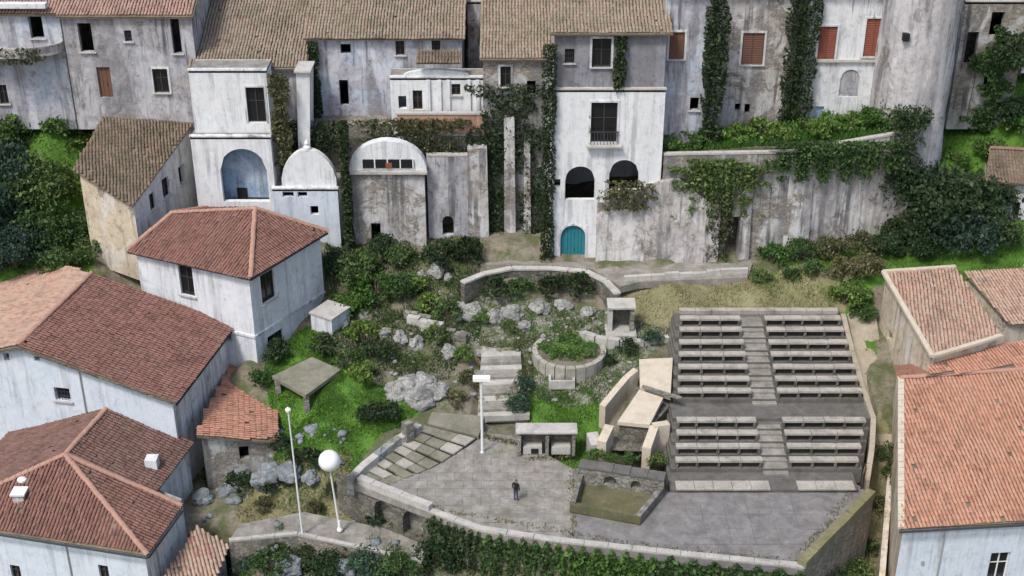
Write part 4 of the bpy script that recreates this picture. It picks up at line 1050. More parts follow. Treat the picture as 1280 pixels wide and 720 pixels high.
# slab courses on the stage (each flag its own edges)
fl = [P(826, 618, .01), P(1066, 612, .01), P(1050, 640, .01), P(1000, 700, .01), P(826, 688, .01)]
X0, X1 = min(p.x for p in fl), max(p.x for p in fl); Y0, Y1 = min(p.y for p in fl), max(p.y for p in fl)
flag_meshes = []
for v_ in range(4):
    mb = MB(); w, h = 1.48, 1.48
    mb.prism([(-w / 2, -h / 2, 0), (w / 2, -h / 2, 0), (w / 2, h / 2, 0), (-w / 2, h / 2, 0)], (0, 0, .03))
    me = bpy.data.meshes.new('flagstone'); me.from_pydata(mb.v, [], mb.f); me.materials.append(MATS['paving_dark' if v_ < 2 else 'paving']); flag_meshes.append(me)
for j in range(int((Y1 - Y0) / 1.5) + 1):
    for i in range(int((X1 - X0) / 1.5) + 1):
        x, y = X0 + (i + .5) * 1.5, Y0 + (j + .5) * 1.5
        if all(inpoly(np.array([x + dx]), np.array([y + dy]), fl)[0] for dx in (-.7, .7) for dy in (-.7, .7)):
            o = bpy.data.objects.new('flagstone', flag_meshes[rng.choice(4, p=[.5, .5, 0, 0])]); o.location = (x, y, .008 + random.uniform(0, .012)); o.rotation_euler = (random.uniform(-.004, .004), random.uniform(-.004, .004), random.uniform(-.006, .006)); COL.objects.link(o); o.parent = st
fl2 = [P(455, 606, 0), P(536, 638, 0), P(600, 660, 0), P(708, 676, 0), P(708, 590, 0), P(640, 560, 0), P(560, 560, 0), P(500, 580, 0)]
X0, X1 = min(p.x for p in fl2), max(p.x for p in fl2); Y0, Y1 = min(p.y for p in fl2), max(p.y for p in fl2)
fm = []
for v_ in range(3):
    mb = MB(); w, h = 1.178, .878
    mb.prism([(-w / 2, -h / 2, 0), (w / 2, -h / 2, 0), (w / 2, h / 2, 0), (-w / 2, h / 2, 0)], (0, 0, .03))
    me = bpy.data.meshes.new('flagstone'); me.from_pydata(mb.v, [], mb.f); me.materials.append(MATS['paving']); fm.append(me)
for j in range(int((Y1 - Y0) / .9) + 1):
    for i in range(int((X1 - X0) / 1.2) + 2):
        x, y = X0 + (i + .5 * (j % 2)) * 1.2, Y0 + (j + .5) * .9
        if all(inpoly(np.array([x + dx]), np.array([y + dy]), fl2)[0] for dx in (-.55, .55) for dy in (-.4, .4)):
            o = bpy.data.objects.new('flagstone', fm[rng.choice(3, p=[.47, .45, .08])]); o.location = (x, y, .002 + random.uniform(0, .014)); o.rotation_euler = (random.uniform(-.006, .006), random.uniform(-.006, .006), random.uniform(-.01, .01)); COL.objects.link(o); o.parent = sq
# pale kerb along the front edge of the square
kb = empty('kerb', P(800, 690, 0), 'pale stone kerb along the front edge of the square', 'kerb')
edge = [(536, 641), (600, 664), (700, 679), (820, 692), (1005, 711)]
for (a0, b0), (a1, b1) in zip(edge[:-1], edge[1:]):
    p, q = P(a0, b0, 0), P(a1, b1, 0); n_ = max(1, int((q - p).length / 1.3)); dd = (q - p).normalized(); nn = Vector((-dd.y, dd.x, 0)) * .45
    for i in range(n_):
        s0, s1 = p.lerp(q, (i + .01) / n_), p.lerp(q, (i + .99) / n_); z_ = random.uniform(.1, .14)
        MB().prism([s0, s1, s1 + nn, s0 + nn], (0, 0, z_)).build('kerb_stone', 'bench_concrete', kb)
# retaining wall below the square
rw2 = empty('retaining_wall', P(800, 700, -9), 'ivy-hung retaining wall below the front edge of the square', 'retaining wall')
for (a0, b0), (a1, b1) in zip(edge[:-1], edge[1:]):
    p, q = P(a0, b0, 0), P(a1, b1, 0)
    wall(rw2, (p.x, p.y), (q.x, q.y), -10, -.02, -.02, mat='masonry_mossy', name='face')
p, q = P(1005, 711, 0), P(1092, 622, 0)
wall(rw2, (p.x, p.y), (q.x, q.y), -10, -.02, -.02, mat='masonry_mossy', name='face')
# slanting mossy parapet at the right of the stage
pr = empty('parapet', (p.x, p.y, 0), 'slanting mossy parapet at the right end of the stage', 'parapet')
dd = (q - p).normalized(); nn = Vector((-dd.y, dd.x, 0)) * .5; n_ = 6
for i in range(n_): MB().prism([p.lerp(q, (i + .01) / n_) - nn * .2, p.lerp(q, (i + .99) / n_) - nn * .2, p.lerp(q, (i + .99) / n_) + nn, p.lerp(q, (i + .01) / n_) + nn], (0, 0, .5 + random.uniform(0, .06))).build('block', 'moss_bank', pr)

# ---- seating: rows of stone benches on concrete tiers
rows = [(607, 0.0, 'big')]
up_y = [582, 565, 548, 532]; hi_y = [495, 480, 465, 449, 434, 418, 404]
tiers = []; z = .45; 
levels = []
z = .30
ys = [600] + up_y
zz_ = []
zcur = .25
lower = []
for i, y in enumerate(up_y): zcur += .30; lower.append((y, zcur))
walk_z = zcur + .25; zcur = walk_z
upper = []
for i, y in enumerate(hi_y): zcur += .33; upper.append((y, zcur))
ztop = zcur
LX = lambda y: 849 - (y - 395) * .03
RX = lambda y: 1048 + (y - 395) * .29 if y < 520 else 1084 - (y - 520) * .17
stt = empty('seating_terrace', P(960, 605, 0), 'stepped concrete seating terrace of the open-air theatre', 'terrace')
allrows = [(608, .25, 1)] + [(y, z, 0) for y, z in lower] + [(519, walk_z, 2)] + [(y, z, 0) for y, z in upper]
front_edges = [P(960, y + 4, z).y for y, z, _ in allrows]
topY = P(960, 390, ztop + .2).y
xl = lambda y, z: P(LX(y), y, z).x
xr = lambda y, z: P(RX(y), y, z).x
for i, (y, z, kind) in enumerate(allrows):
    yf = front_edges[i]; yb = front_edges[i + 1] if i + 1 < len(allrows) else topY
    x0, x1 = xl(y, z) - .3, xr(y, z) + .15
    MB().prism([(x0, yf, -.6), (x1, yf, -.6), (x1, topY + .02 * i, -.6), (x0, topY + .02 * i, -.6)], (0, 0, z + .6)).build('tier', 'tier_concrete', stt)
# aisle steps
aisle = lambda y: 938 + (y - 398) * .165
for i, (y, z, kind) in enumerate(allrows):
    if kind: continue
    xa = P(aisle(y), y, z).x; yf = front_edges[i]
    MB().prism([(xa - .85, yf - .42, z - .32), (xa + .85, yf - .42, z - .32), (xa + .85, yf - .004, z - .32), (xa - .85, yf - .004, z - .32)], (0, 0, .17)).build('aisle_step', 'paving', stt)
    yb_ = front_edges[i + 1] if i + 1 < len(allrows) else topY
    MB().prism([(xa - .82, yf + .01, z + .002), (xa + .82, yf + .01, z + .002), (xa + .82, yb_ - .44, z + .002), (xa - .82, yb_ - .44, z + .002)], (0, 0, .03)).build('aisle_slab', 'paving', stt)
ordn = ['first', 'second', 'third', 'fourth', 'fifth', 'sixth', 'seventh']
def bench(y, z, xa, xb, yf, lab, grp):
    root = empty('bench', ((xa + xb) / 2, yf + .3, z), lab, 'bench', grp)
    L_ = xb - xa; n_ = max(3, round(L_ / 1.55)); w = L_ / n_
    for i in range(n_):
        cx = xa + (i + .5) * w; jz = random.uniform(-.012, .012)
        MB().box((cx, yf + .24, z + .555 + jz), (w - .035, .52, .16), random.uniform(-.008, .008), random.uniform(-.01, .01)).build('seat_slab', 'bench_stone', root)
    MB().box(((xa + xb) / 2, yf + .3, z + .235), (L_ - .06, .2, .47)).build('shade_panel', 'shade_black', root)  # added panel; its near-black colour paints the deep shade under the seat
    for i in range(n_ + 1):
        cx = xa + i * w; cx = min(max(cx, xa + .1), xb - .1)
        MB().box((cx, yf + .17, z + .235), (.18, .3, .47)).build('support', 'stone_dark', root)
    return root
for nm, blk in (('lower', lower), ('upper', upper)):
    for i, (y, z) in enumerate(blk):
        k = [q for q, r_ in enumerate(allrows) if abs(r_[0] - y) < .1][0]; yf = front_edges[k] + .05
        xa, xb = xl(y, z), xr(y, z); xm = P(aisle(y), y, z).x
        bench(y, z, xa, xm - .9, yf, f'stone bench in the {nm} seating block, {ordn[i]} row up, left of the aisle', 'stone benches of the open-air theatre')
        bench(y, z, xm + .9, xb - .1, yf, f'stone bench in the {nm} seating block, {ordn[i]} row up, right of the aisle', 'stone benches of the open-air theatre')
# pale front step: two long pale slabs rows
y, z = 600, .25
yf = front_edges[0]
for nm, xa, xb in (('left', xl(605, 0), P(958, 600, 0).x), ('right', P(992, 600, 0).x, xr(604, 0) - .3)):
    rt_ = empty('front_step', ((xa + xb) / 2, yf, z), f'pale broad front step of the seating, {nm} of the aisle', 'step', 'pale front steps of the seating')
    n_ = max(2, round((xb - xa) / 1.3)); w = (xb - xa) / n_
    for i in range(n_): MB().box((xa + (i + .5) * w, yf + .35, z + .02 + .05), (w - .03, .95, .1), 0, random.uniform(-.01, .01)).build('slab', 'bench_stone', rt_)
# pale back coping behind the top row
xa, xb = xl(392, ztop), xr(392, ztop)
rt_ = empty('coping_wall', ((xa + xb) / 2, topY, ztop), 'low pale coping along the top of the seating', 'coping')
n_ = 10
for i in range(n_): MB().box((xa + (i + .5) * (xb - xa) / n_, topY + .25, ztop + .05), ((xb - xa) / n_ - .03, .5, .5 + random.uniform(-.02, .02))).build('coping_stone', 'bench_stone', rt_)
# curved pale edge wall right of the seating
ew = empty('edge_wall', P(1085, 520, 1), 'pale edge wall curving down the right side of the seating', 'wall')
pp = [(1054, 392, ztop + .35), (1066, 440, ztop - .6), (1079, 485, walk_z + .6), (1092, 522, walk_z + .1), (1090, 560, 1.2), (1084, 600, .5)]
pts = [P(*t) for t in pp]
for a, b in zip(pts[:-1], pts[1:]):
    dd = Vector((b.x - a.x, b.y - a.y, 0)).normalized(); nn = Vector((-dd.y, dd.x, 0)) * .18
    for k in range(2):
        s0, s1 = a.lerp(b, k / 2), a.lerp(b, (k + .98) / 2)
        MB().prism([Vector((s.x, s.y, -1)) + o for s, o in ((s0, -nn), (s0, nn), (s1, nn), (s1, -nn))], (0, 0, 0)) if False else None
        mb = MB(); n0 = len(mb.v)
        mb.v = [tuple(Vector((s0.x, s0.y, -1)) - nn), tuple(Vector((s1.x, s1.y, -1)) - nn), tuple(Vector((s1.x, s1.y, -1)) + nn), tuple(Vector((s0.x, s0.y, -1)) + nn), tuple(s0 - nn), tuple(s1 - nn), tuple(s1 + nn), tuple(s0 + nn)]
        mb.f = [(0, 1, 2, 3), (4, 5, 6, 7), (0, 1, 5, 4), (1, 2, 6, 5), (2, 3, 7, 6), (3, 0, 4, 7)]
        mb.build('wall_block', 'path_beige', ew)
# dark red gate in the corner
p = P(1078, 606, .02); gt = empty('gate', p, 'dark red little gate in the corner beside the stage', 'gate')
MB().box(p + Vector((0, .1, .55)), (1.0, .07, 1.1), R(70)).build('panel', 'wood_red', gt)
for s_ in (-1, 1): MB().box(p + Vector((math.cos(R(70)) * .55 * s_, .1 + math.sin(R(70)) * .55 * s_, .62)), (.12, .12, 1.24), R(70)).build('post', 'metal_dark', gt)

# ---- lane below the square, its edge and the arched corner wall
ln = slab('lane', [(286, 676), (300, 655), (380, 640), (455, 655), (537, 668), (527, 704), (440, 684), (372, 669)], -2.88, .4, 'paving', 'pale paved lane below the square', cat='lane')
le = [P(*p, -2.88) for p in ((286, 678), (372, 670), (440, 685), (527, 705))]
lw = empty('retaining_wall', (le[1].x, le[1].y, -8), 'mossy stone wall dropping from the lane edge', 'retaining wall')
for a, b in zip(le[:-1], le[1:]): wall(lw, (a.x, a.y), (b.x, b.y), -9, -2.9, -2.9, mat='masonry_mossy', name='face')
lk = empty('kerb', le[2], 'pale kerb along the edge of the lower lane', 'kerb')
for a, b in list(zip(le[:-1], le[1:])) + [(P(527, 705, -2.88), P(538, 668, -2.88))]:
    n_ = max(1, int((b - a).length / 1.2)); dd = (b - a).normalized(); nn = Vector((-dd.y, dd.x, 0)) * .3
    for i in range(n_): MB().prism([a.lerp(b, (i + .01) / n_), a.lerp(b, (i + .99) / n_), a.lerp(b, (i + .99) / n_) + nn, a.lerp(b, (i + .01) / n_) + nn], (0, 0, .14 + random.uniform(0, .03))).build('kerb_stone', 'bench_concrete', lk)
a, b = P(447, 604, 0), P(537, 640, 0)
cw = empty('corner_wall', (a.x, a.y, -3), 'dark stone corner wall with two arched niches under the square', 'retaining wall')
dW = (V2(b) - V2(a)).length
ops = [dict(u0=dW * .22, u1=dW * .48, z0=-2.7, z1=-.7, arch=1), dict(u0=dW * .62, u1=dW * .9, z0=-2.7, z1=-.6, arch=1)]
wall(cw, a, b, -3.2, .0, .0, ops, .8, 'stone_dark', 'face')
dd = (V2(b) - V2(a)).normalized(); nn = Vector((-dd.y, dd.x))
MB().prism([(a.x + nn.x * .75, a.y + nn.y * .75, -3.2), (b.x + nn.x * .75, b.y + nn.y * .75, -3.2), (b.x + nn.x * .9, b.y + nn.y * .9, -3.2), (a.x + nn.x * .9, a.y + nn.y * .9, -3.2)], (0, 0, 3.1)).build('niche_back', 'stone_wall', cw)
n_ = 5
for i in range(n_):
    s0, s1 = V2(a).lerp(V2(b), (i + .01) / n_), V2(a).lerp(V2(b), (i + .99) / n_)
    MB().prism([(s0.x - nn.x * .06, s0.y - nn.y * .06, .005), (s1.x - nn.x * .06, s1.y - nn.y * .06, .005), (s1.x + nn.x * .45, s1.y + nn.y * .45, .005), (s0.x + nn.x * .45, s0.y + nn.y * .45, .005)], (0, 0, .42 + random.uniform(0, .05))).build('coping_stone', 'stone_pale', cw)
wall(cw, (P(420, 590, 0).x, P(420, 590, 0).y), (a.x, a.y), -3.4, .2, 0, mat='stone_dark', name='face')

# ---- broad worn steps climbing along the low wall at the left of the square
stp = empty('broad_steps', P(500, 590, 0), 'broad worn stone steps climbing the left side of the square', 'steps')
NS = 8
def solid_(q4, z_off, h_, nm, mt):
    mb = MB(); tp = [t + Vector((0, 0, z_off)) for t in q4]
    mb.v = [(t.x, t.y, t.z - h_) for t in tp] + [tuple(t) for t in tp]; mb.f = [(3, 2, 1, 0), (4, 5, 6, 7), (0, 1, 5, 4), (1, 2, 6, 5), (2, 3, 7, 6), (3, 0, 4, 7)]
    mb.build(nm, mt, stp)
def st_w(f, z): return P(450 + 84 * f, 595 - 66 * f, z)
def st_e(f, z): return P(476 + 122 * f, 607 - 62 * f + 18 * math.sin(math.pi * f) * .5, z)
for i in range(NS):
    zz = .14 + .13 * i; ze_ = .06 + .025 * i; f0_, fm_, f1_ = i / NS, (i + .74) / NS, (i + 1.08) / NS
    solid_([st_w(f0_, zz), st_e(f0_, ze_), st_e(f1_, ze_), st_w(f1_, zz)], -.1, 1.0, 'riser', 'shade_black')  # base coloured black to paint dark shade lines between the treads
    n_ = 3
    Wa, Ea, Wb, Eb = st_w(f0_, zz), st_e(f0_, ze_), st_w(fm_, zz), st_e(fm_, ze_)
    for j in range(n_):
        p, q, p2, q2 = Wa.lerp(Ea, (j + .02) / n_), Wa.lerp(Ea, (j + .98) / n_), Wb.lerp(Eb, (j + .02) / n_), Wb.lerp(Eb, (j + .98) / n_)
        jit = Vector((random.uniform(-.07, .07), random.uniform(-.07, .07), 0)); d_z = random.uniform(-.02, .02)
        solid_([p + jit, q + jit, q2, p2], d_z, .12, 'step_stone', random.choice(['bench_stone', 'step_mossy', 'step_mossy']))
solid_([st_w(1.0, 1.1), st_e(1.0, .3), P(606, 520, .9), P(540, 515, 1.2)], 0, 1.2, 'landing', 'step_mossy')
# low sloping wall of pale blocks on their left
bw2 = empty('low_wall', P(480, 560, .6), 'low sloping pale grey stone wall beside the bright lawn', 'wall')
pp = [(437, 598, .5), (452, 582, .75), (470, 567, .95), (490, 552, 1.15), (508, 540, 1.3), (524, 529, 1.45)]
pts = [P(*t) for t in pp]
for a, b in zip(pts[:-1], pts[1:]):
    for j in range(2):
        s0, s1 = a.lerp(b, (j + .02) / 2), a.lerp(b, (j + .98) / 2); dd = Vector((b.x - a.x, b.y - a.y, 0)).normalized(); nn = Vector((-dd.y, dd.x, 0)) * random.uniform(.24, .3)
        k = random.uniform(-.05, .05); up_k = Vector((0, 0, k)); mb = MB()
        mb.v = [tuple(t) for t in [Vector((s.x, s.y, -.8)) + o for s, o in ((s0, -nn), (s1, -nn), (s1, nn), (s0, nn))] + [s0 - nn + up_k, s1 - nn + up_k, s1 + nn + up_k, s0 + nn + up_k]]
        mb.f = [(3, 2, 1, 0), (4, 5, 6, 7), (0, 1, 5, 4), (1, 2, 6, 5), (2, 3, 7, 6), (3, 0, 4, 7)]
        mb.build('wall_block', random.choice(['rock', 'stone_pale', 'rock', 'rock_blue']), bw2)
p = P(510, 546, 1.0); MB().box((p.x, p.y, .9), (.6, .6, 2.6), R(38)).build('pier', 'stone_wall', bw2)

# ---- straight garden stair towards the planter
gs = empty('garden_stair', P(625, 515, .2), 'straight garden stair of grey treads rising behind the lamp post', 'stair')
ys_ = [522, 512, 502, 492, 482, 472, 463, 454, 446]
for i, y in enumerate(ys_):
    zz = .18 + i * .24
    p, q = P(597 + i * .6, y, zz), P(655 - i * .5, y - 2, zz)
    MB().prism([(p.x, p.y, -.3), (q.x, q.y, -.3), (q.x, q.y + 1.6, -.3), (p.x, p.y + 1.6, -.3)], (0, 0, .3 + zz + random.uniform(-.02, .02))).build('tread', 'paving' if i % 2 else 'bench_concrete', gs)
lw2 = P(655, 524, .2)
MB().prism([P(606, 527, 0), P(662, 525, 0), P(662, 521, 0), P(606, 523, 0)], (0, 0, .45)).build('landing_kerb', 'bench_concrete', gs)

# ---- round planter
pc = P(712, 448, 2.3); pcr = 2.75
pl = empty('round_planter', (pc.x, pc.y + .6, 1.2), 'round stone planter ring filled with green plants', 'planter')
cx, cy = pc.x, pc.y + .95
n_ = 22
for i in range(n_):
    a0, a1 = 2 * math.pi * i / n_ + .012, 2 * math.pi * (i + 1) / n_ - .012
    ri, ro = pcr - .38, pcr + random.uniform(-.02, .02)
    MB().prism([(cx + r * math.cos(a), cy + r * math.sin(a), 1.2) for r, a in ((ri, a0), (ro, a0), (ro, a1), (ri, a1))], (0, 0, 1.3 + random.uniform(-.015, .015))).build('rim_stone', 'bench_stone', pl)
MB().lathe((cx, cy, 2.2), [(pcr - .39, 0), (pcr - .39, .16)], 28).build('soil', 'ground_soil', pl)
PLANT = (cx, cy, 2.36, pcr - .4)
p1_ = P(735, 470, 1.2)

# curved path wall in front of the teal door
pw = empty('path_parapet', P(690, 340, 5), 'curving parapet wall of the path in front of teal door', 'parapet')
pp = [(578, 352), (605, 341), (640, 334), (690, 334), (732, 338), (757, 350), (772, 366)]
pts = [P(a, b, 5.6) for a, b in pp]
for a, b in zip(pts[:-1], pts[1:]):
    n_ = max(1, round((b - a).length / 1.2))
    for k in range(n_):
        s0, s1 = a.lerp(b, (k + .01) / n_), a.lerp(b, (k + .99) / n_); dd = (b - a).normalized(); nn = Vector((-dd.y, dd.x, 0)) * .22
        MB().prism([Vector((t.x, t.y, 2.6)) for t in (s0 - nn, s1 - nn, s1 + nn, s0 + nn)], (0, 0, 2.85)).build('wall_block', 'stone_dark', pw)
        MB().prism([Vector((t.x, t.y, 5.452)) for t in (s0 - nn * 1.3, s1 - nn * 1.3, s1 + nn * 1.3, s0 + nn * 1.3)], (0, 0, .14)).build('coping_stone', 'stone_pale', pw)
path = slab('path', [(600, 330), (640, 322), (760, 322), (935, 318), (940, 330), (935, 347), (800, 352), (775, 358), (740, 336), (690, 331), (640, 331)], 5.02, .6, 'paving', 'pale path running past the teal door', cat='path')
wl_ = empty('low_wall', P(860, 345, 4.6), 'low whitewashed wall along the path under the base wall', 'wall')
n_ = 9
for i in range(n_):
    a, b = P(780 + 155 * i / n_, 352 - 10 * i / n_, 5), P(780 + 155 * (i + .98) / n_, 352 - 10 * (i + .98) / n_, 5)
    MB().prism([(a.x, a.y, 3.6), (b.x, b.y, 3.6), (b.x, b.y + .35, 3.6), (a.x, a.y + .35, 3.6)], (0, 0, 1.75 + random.uniform(-.08, .12))).build('wall_block', 'stone_pale', wl_)

# little stone shrine
p = P(776, 414, 3.0); sh = empty('shrine', p, 'small stone shrine with a dark niche above the ruins', 'shrine')
MB().box(p + Vector((-.82, .6, .95)), (.34, 1.2, 2.1)).build('side_wall', 'stone_pale', sh); MB().box(p + Vector((.82, .6, .95)), (.3, 1.2, 2.0)).build('side_wall', 'stone_wall', sh)
MB().box(p + Vector((0, 1.1, .9)), (1.34, .24, 2.0)).build('back_wall', 'stone_dark', sh); MB().box(p + Vector((0, .55, 2.06)), (2.1, 1.4, .16), 0, R(4)).build('roof_slab', 'stone_pale', sh)
MB().box(p + Vector((0, .2, -.1)), (2.3, 1.9, .2)).build('plinth', 'bench_concrete', sh)
cv = empty('low_wall', P(790, 422, 2.5), 'low curved stone wall below the shrine', 'wall')
pp = [(722, 412), (745, 420), (775, 424), (805, 425), (836, 420)]
pts = [P(a, b, 3.0) for a, b in pp]
for a, b in zip(pts[:-1], pts[1:]):
    for k in range(2):
        s0, s1 = a.lerp(b, (k + .02) / 2), a.lerp(b, (k + .98) / 2); dd = (b - a).normalized(); nn = Vector((-dd.y, dd.x, 0)) * .25
        MB().prism([Vector((t.x, t.y, 1.2)) for t in (s0 - nn, s1 - nn, s1 + nn, s0 + nn)], (0, 0, 1.8 + random.uniform(-.04, .04))).build('wall_block', 'bench_concrete', cv)

# ---- beige stone ramp monument with curved flanking walls
mon = empty('stone_ramp', P(800, 540, .3), 'beige stone ramp with flanking walls over a dark chamber', 'monument')
q1 = [P(799, 449, 3.1), P(841, 447, 3.1), P(838, 496, 2.4), P(800, 484, 2.5)]
q2 = [P(799, 487, 2.45), P(829, 497, 2.35), P(812, 531, 1.9), P(772, 527, 1.9)]
for q in (q1, q2): MB().prism([t - Vector((0, 0, .28)) for t in q], (0, 0, .28)).build('ramp_slab', 'slab_beige', mon)
bm = [q1[0], q1[1], q1[2], q2[2], q2[3]]
MB().prism([Vector((t.x, t.y, -.3)) + (Vector((q1[2].x, q2[0].y + 1, -.3)) - Vector((t.x, t.y, -.3))) * .04 for t in bm], (0, 0, 1.85)).build('core', 'stone_dark', mon)
bar = [P(803, 484, 2.75), P(852, 499, 2.55)]
dd = (bar[1] - bar[0]).normalized(); nn = Vector((-dd.y, dd.x, 0)) * .13
MB().prism([bar[0] - nn, bar[1] - nn, bar[1] + nn, bar[0] + nn], (0, 0, .14)).build('cross_bar', 'stone_wall', mon)
def flank(pp, w, mat, nm):
    pts = [P(*t) for t in pp]
    for a, b in zip(pts[:-1], pts[1:]):
        dd = Vector((b.x - a.x, b.y - a.y, 0)).normalized(); nn = Vector((-dd.y, dd.x, 0)) * w
        mb = MB(); e_ = (b - a) * .01
        lo = [Vector((t.x, t.y, -.3)) for t in (a + e_ - nn, b - e_ - nn, b - e_ + nn, a + e_ + nn)]; hi = [a + e_ - nn, b - e_ - nn, b - e_ + nn, a + e_ + nn]
        mb.v = [tuple(t) for t in lo + hi]; mb.f = [(3, 2, 1, 0), (4, 5, 6, 7), (0, 1, 5, 4), (1, 2, 6, 5), (2, 3, 7, 6), (3, 0, 4, 7)]
        mb.build(nm, mat, mon)
flank([(795, 461, 3.0), (783, 471, 2.7), (772, 484, 2.4), (762, 496, 2.1), (753, 507, 1.9)], .24, 'slab_beige', 'flank_wall')
flank([(762, 531, 1.7), (752, 552, 1.3)], .32, 'slab_beige', 'wing_wall')
flank([(818, 532, 1.9), (808, 560, 1.4)], .3, 'slab_beige', 'wing_wall')
flank([(816, 531, 1.95), (836, 528, 1.95)], .28, 'slab_beige', 'wing_wall')
flank([(740, 540, 1.2), (746, 556, .9)], .4, 'stone_pale', 'wing_wall')
MB().prism([P(764, 563, .1), P(806, 565, .1), P(811, 545, .1), P(768, 542, .1)], (0, 0, .06)).build('chamber_floor', 'stone_dark', mon)

# ---- fountain basin on the square
bs = empty('fountain_basin', P(768, 640, 0), 'old stone fountain basin with mossy floor on the square', 'fountain')
za = 1.35
b0, b1, b2, b3 = P(712, 641, .0), P(800, 657, .0), P(829, 622, .0), P(722, 606, .0)
def solid(pp, z0, z1, mat, nm, par): return MB().prism([Vector((t.x, t.y, z0)) for t in pp], (0, 0, z1 - z0)).build(nm, mat, par)
def side_wall(a, b, w, z1, mat, nm, par, k=4):
    dd = (b - a).normalized(); nn = Vector((-dd.y, dd.x, 0)) * w
    for i in range(k): solid([a.lerp(b, (i + .006) / k), a.lerp(b, (i + .994) / k), a.lerp(b, (i + .994) / k) + nn, a.lerp(b, (i + .006) / k) + nn], .02, z1 + random.uniform(-.02, .02), mat, nm, par)
side_wall(b0, b1, .3, .7, 'moss_dark', 'front_wall', bs); side_wall(b1, b2, .35, .75, 'stone_wall', 'side_wall', bs, 2); side_wall(b3, b0, .35, .9, 'stone_wall', 'side_wall', bs, 2)
solid([b0, b1, b2, b3], .04, .12, 'moss_dark', 'basin_floor', bs)
db = (V2(b2) - V2(b3)).length
ops = [dict(u0=db * .3, u1=db * .46, z0=.35, z1=1.05, arch=1), dict(u0=db * .62, u1=db * .74, z0=.35, z1=1.0, arch=1)]
wall(bs, b3, b2, .02, 1.38, 1.25, ops, .35, 'stone_wall', 'back_wall')
dd = (V2(b2) - V2(b3)).normalized(); nn = Vector((-dd.y, dd.x))
MB().prism([(b3.x + nn.x * .3, b3.y + nn.y * .3, .02), (b2.x + nn.x * .3, b2.y + nn.y * .3, .02), (b2.x + nn.x * .8, b2.y + nn.y * .8, .02), (b3.x + nn.x * .8, b3.y + nn.y * .8, .02)], (0, 0, 1.2)).build('niche_back', 'stone_dark', bs)
for i in range(5):
    s0, s1 = V2(b3).lerp(V2(b2), (i + .01) / 5), V2(b3).lerp(V2(b2), (i + .99) / 5); zz = 1.4 - .03 * i + random.uniform(-.03, .03)
    MB().prism([(s0.x - nn.x * .05, s0.y - nn.y * .05, zz), (s1.x - nn.x * .05, s1.y - nn.y * .05, zz), (s1.x + nn.x * .9, s1.y + nn.y * .9, zz), (s0.x + nn.x * .9, s0.y + nn.y * .9, zz)], (0, 0, .12)).build('coping_stone', 'tier_concrete', bs)

# ---- covered stone bench niche
p = P(683, 572, .02); nb = empty('wash_niche', p, 'low stone niche with flat white slab roof and pale seats', 'niche')
MB().box(p + Vector((0, 1.15, .9)), (3.9, .25, 1.8)).build('back_wall', 'stone_dark', nb)
for s_ in (-1.85, 0.05, 1.85): MB().box(p + Vector((s_, .6, .8)), (.22, .9, 1.6)).build('pier', 'stone_wall', nb)
MB().box(p + Vector((0, .78, 1.86)), (4.2, 1.2, .13)).build('roof_slab', 'stone_pale', nb)
for s_ in (-.95, 1.0): MB().box(p + Vector((s_, .7, .32)), (1.3, .7, .6)).build('seat_block', 'stone_pale', nb)
MB().box(p + Vector((-.8, .33, .3)), (.5, .06, .4)).build('spout_hole', 'void_dark', nb)
# white stone trough by the planter
p = G(702, 482); tr = empty('trough', p, 'white stone trough with dark hollow below the round planter', 'trough')
mb = MB(); mb.box(p + Vector((0, .6, .35)), (1.9, .18, .8)); mb.box(p + Vector((0, -.35, .3)), (1.9, .18, .7)); mb.box(p + Vector((-.86, .12, .32)), (.18, .8, .74)); mb.box(p + Vector((.86, .12, .32)), (.18, .8, .74))
mb.build('rim', 'stone_pale', tr); MB().box(p + Vector((0, .12, .1)), (1.6, .8, .3)).build('basin_floor', 'stone_dark', tr)
# pale slab path bits in the garden
for (x0_, y0_, x1_, y1_, w_, lb) in ((510, 404, 584, 428, .5, 'pale broken stone wall slanting across the garden'), (540, 405, 506, 398, .4, 'short pale stone wall among the garden shrubs')):
    a, b = G(x0_, y0_), G(x1_, y1_); wl3 = empty('low_wall', a, lb, 'wall'); n_ = max(2, round((b - a).length / .9))
    for i in range(n_):
        s = a.lerp(b, (i + .5) / n_); MB().box((s.x, s.y, gz(s.x, s.y) + .2), ((b - a).length / n_ * .97, w_, .9 + random.uniform(-.12, .12)), math.atan2(b.y - a.y, b.x - a.x) + random.uniform(-.05, .05)).build('wall_block', random.choice(['stone_pale', 'stone_wall', 'bench_concrete']), wl3)
# beige path between the seating and the right houses
bp = [P(1058, 388, 4.0), P(1094, 386, 4.0), P(1118, 556, -.7), P(1094, 556, -.7)]
tag(MB().prism([t - Vector((0, 0, .6)) for t in bp[::-1]], (0, 0, .6)).build('path', 'path_beige'), 'sloping beige path between seating and cream house', 'path', kind='structure')
# bank wall by the right houses
pr2 = empty('bank_wall', P(1105, 640, -4), 'cream retaining wall strip between alley and orange-roofed house', 'retaining wall')
p, q = P(1098, 730, -4), P(1112, 560, -1.2)
mb = MB(); mb.v = [(p.x, p.y, -9), (q.x, q.y, -9), (q.x + .4, q.y, -9), (p.x + .4, p.y, -9), (p.x, p.y, -4), (q.x, q.y, -1.2), (q.x + .4, q.y, -1.2), (p.x + .4, p.y, -4)]; mb.f = [(0, 1, 2, 3), (4, 5, 6, 7), (0, 1, 5, 4), (1, 2, 6, 5), (2, 3, 7, 6), (3, 0, 4, 7)]
mb.build('face', 'plaster_cream', pr2)

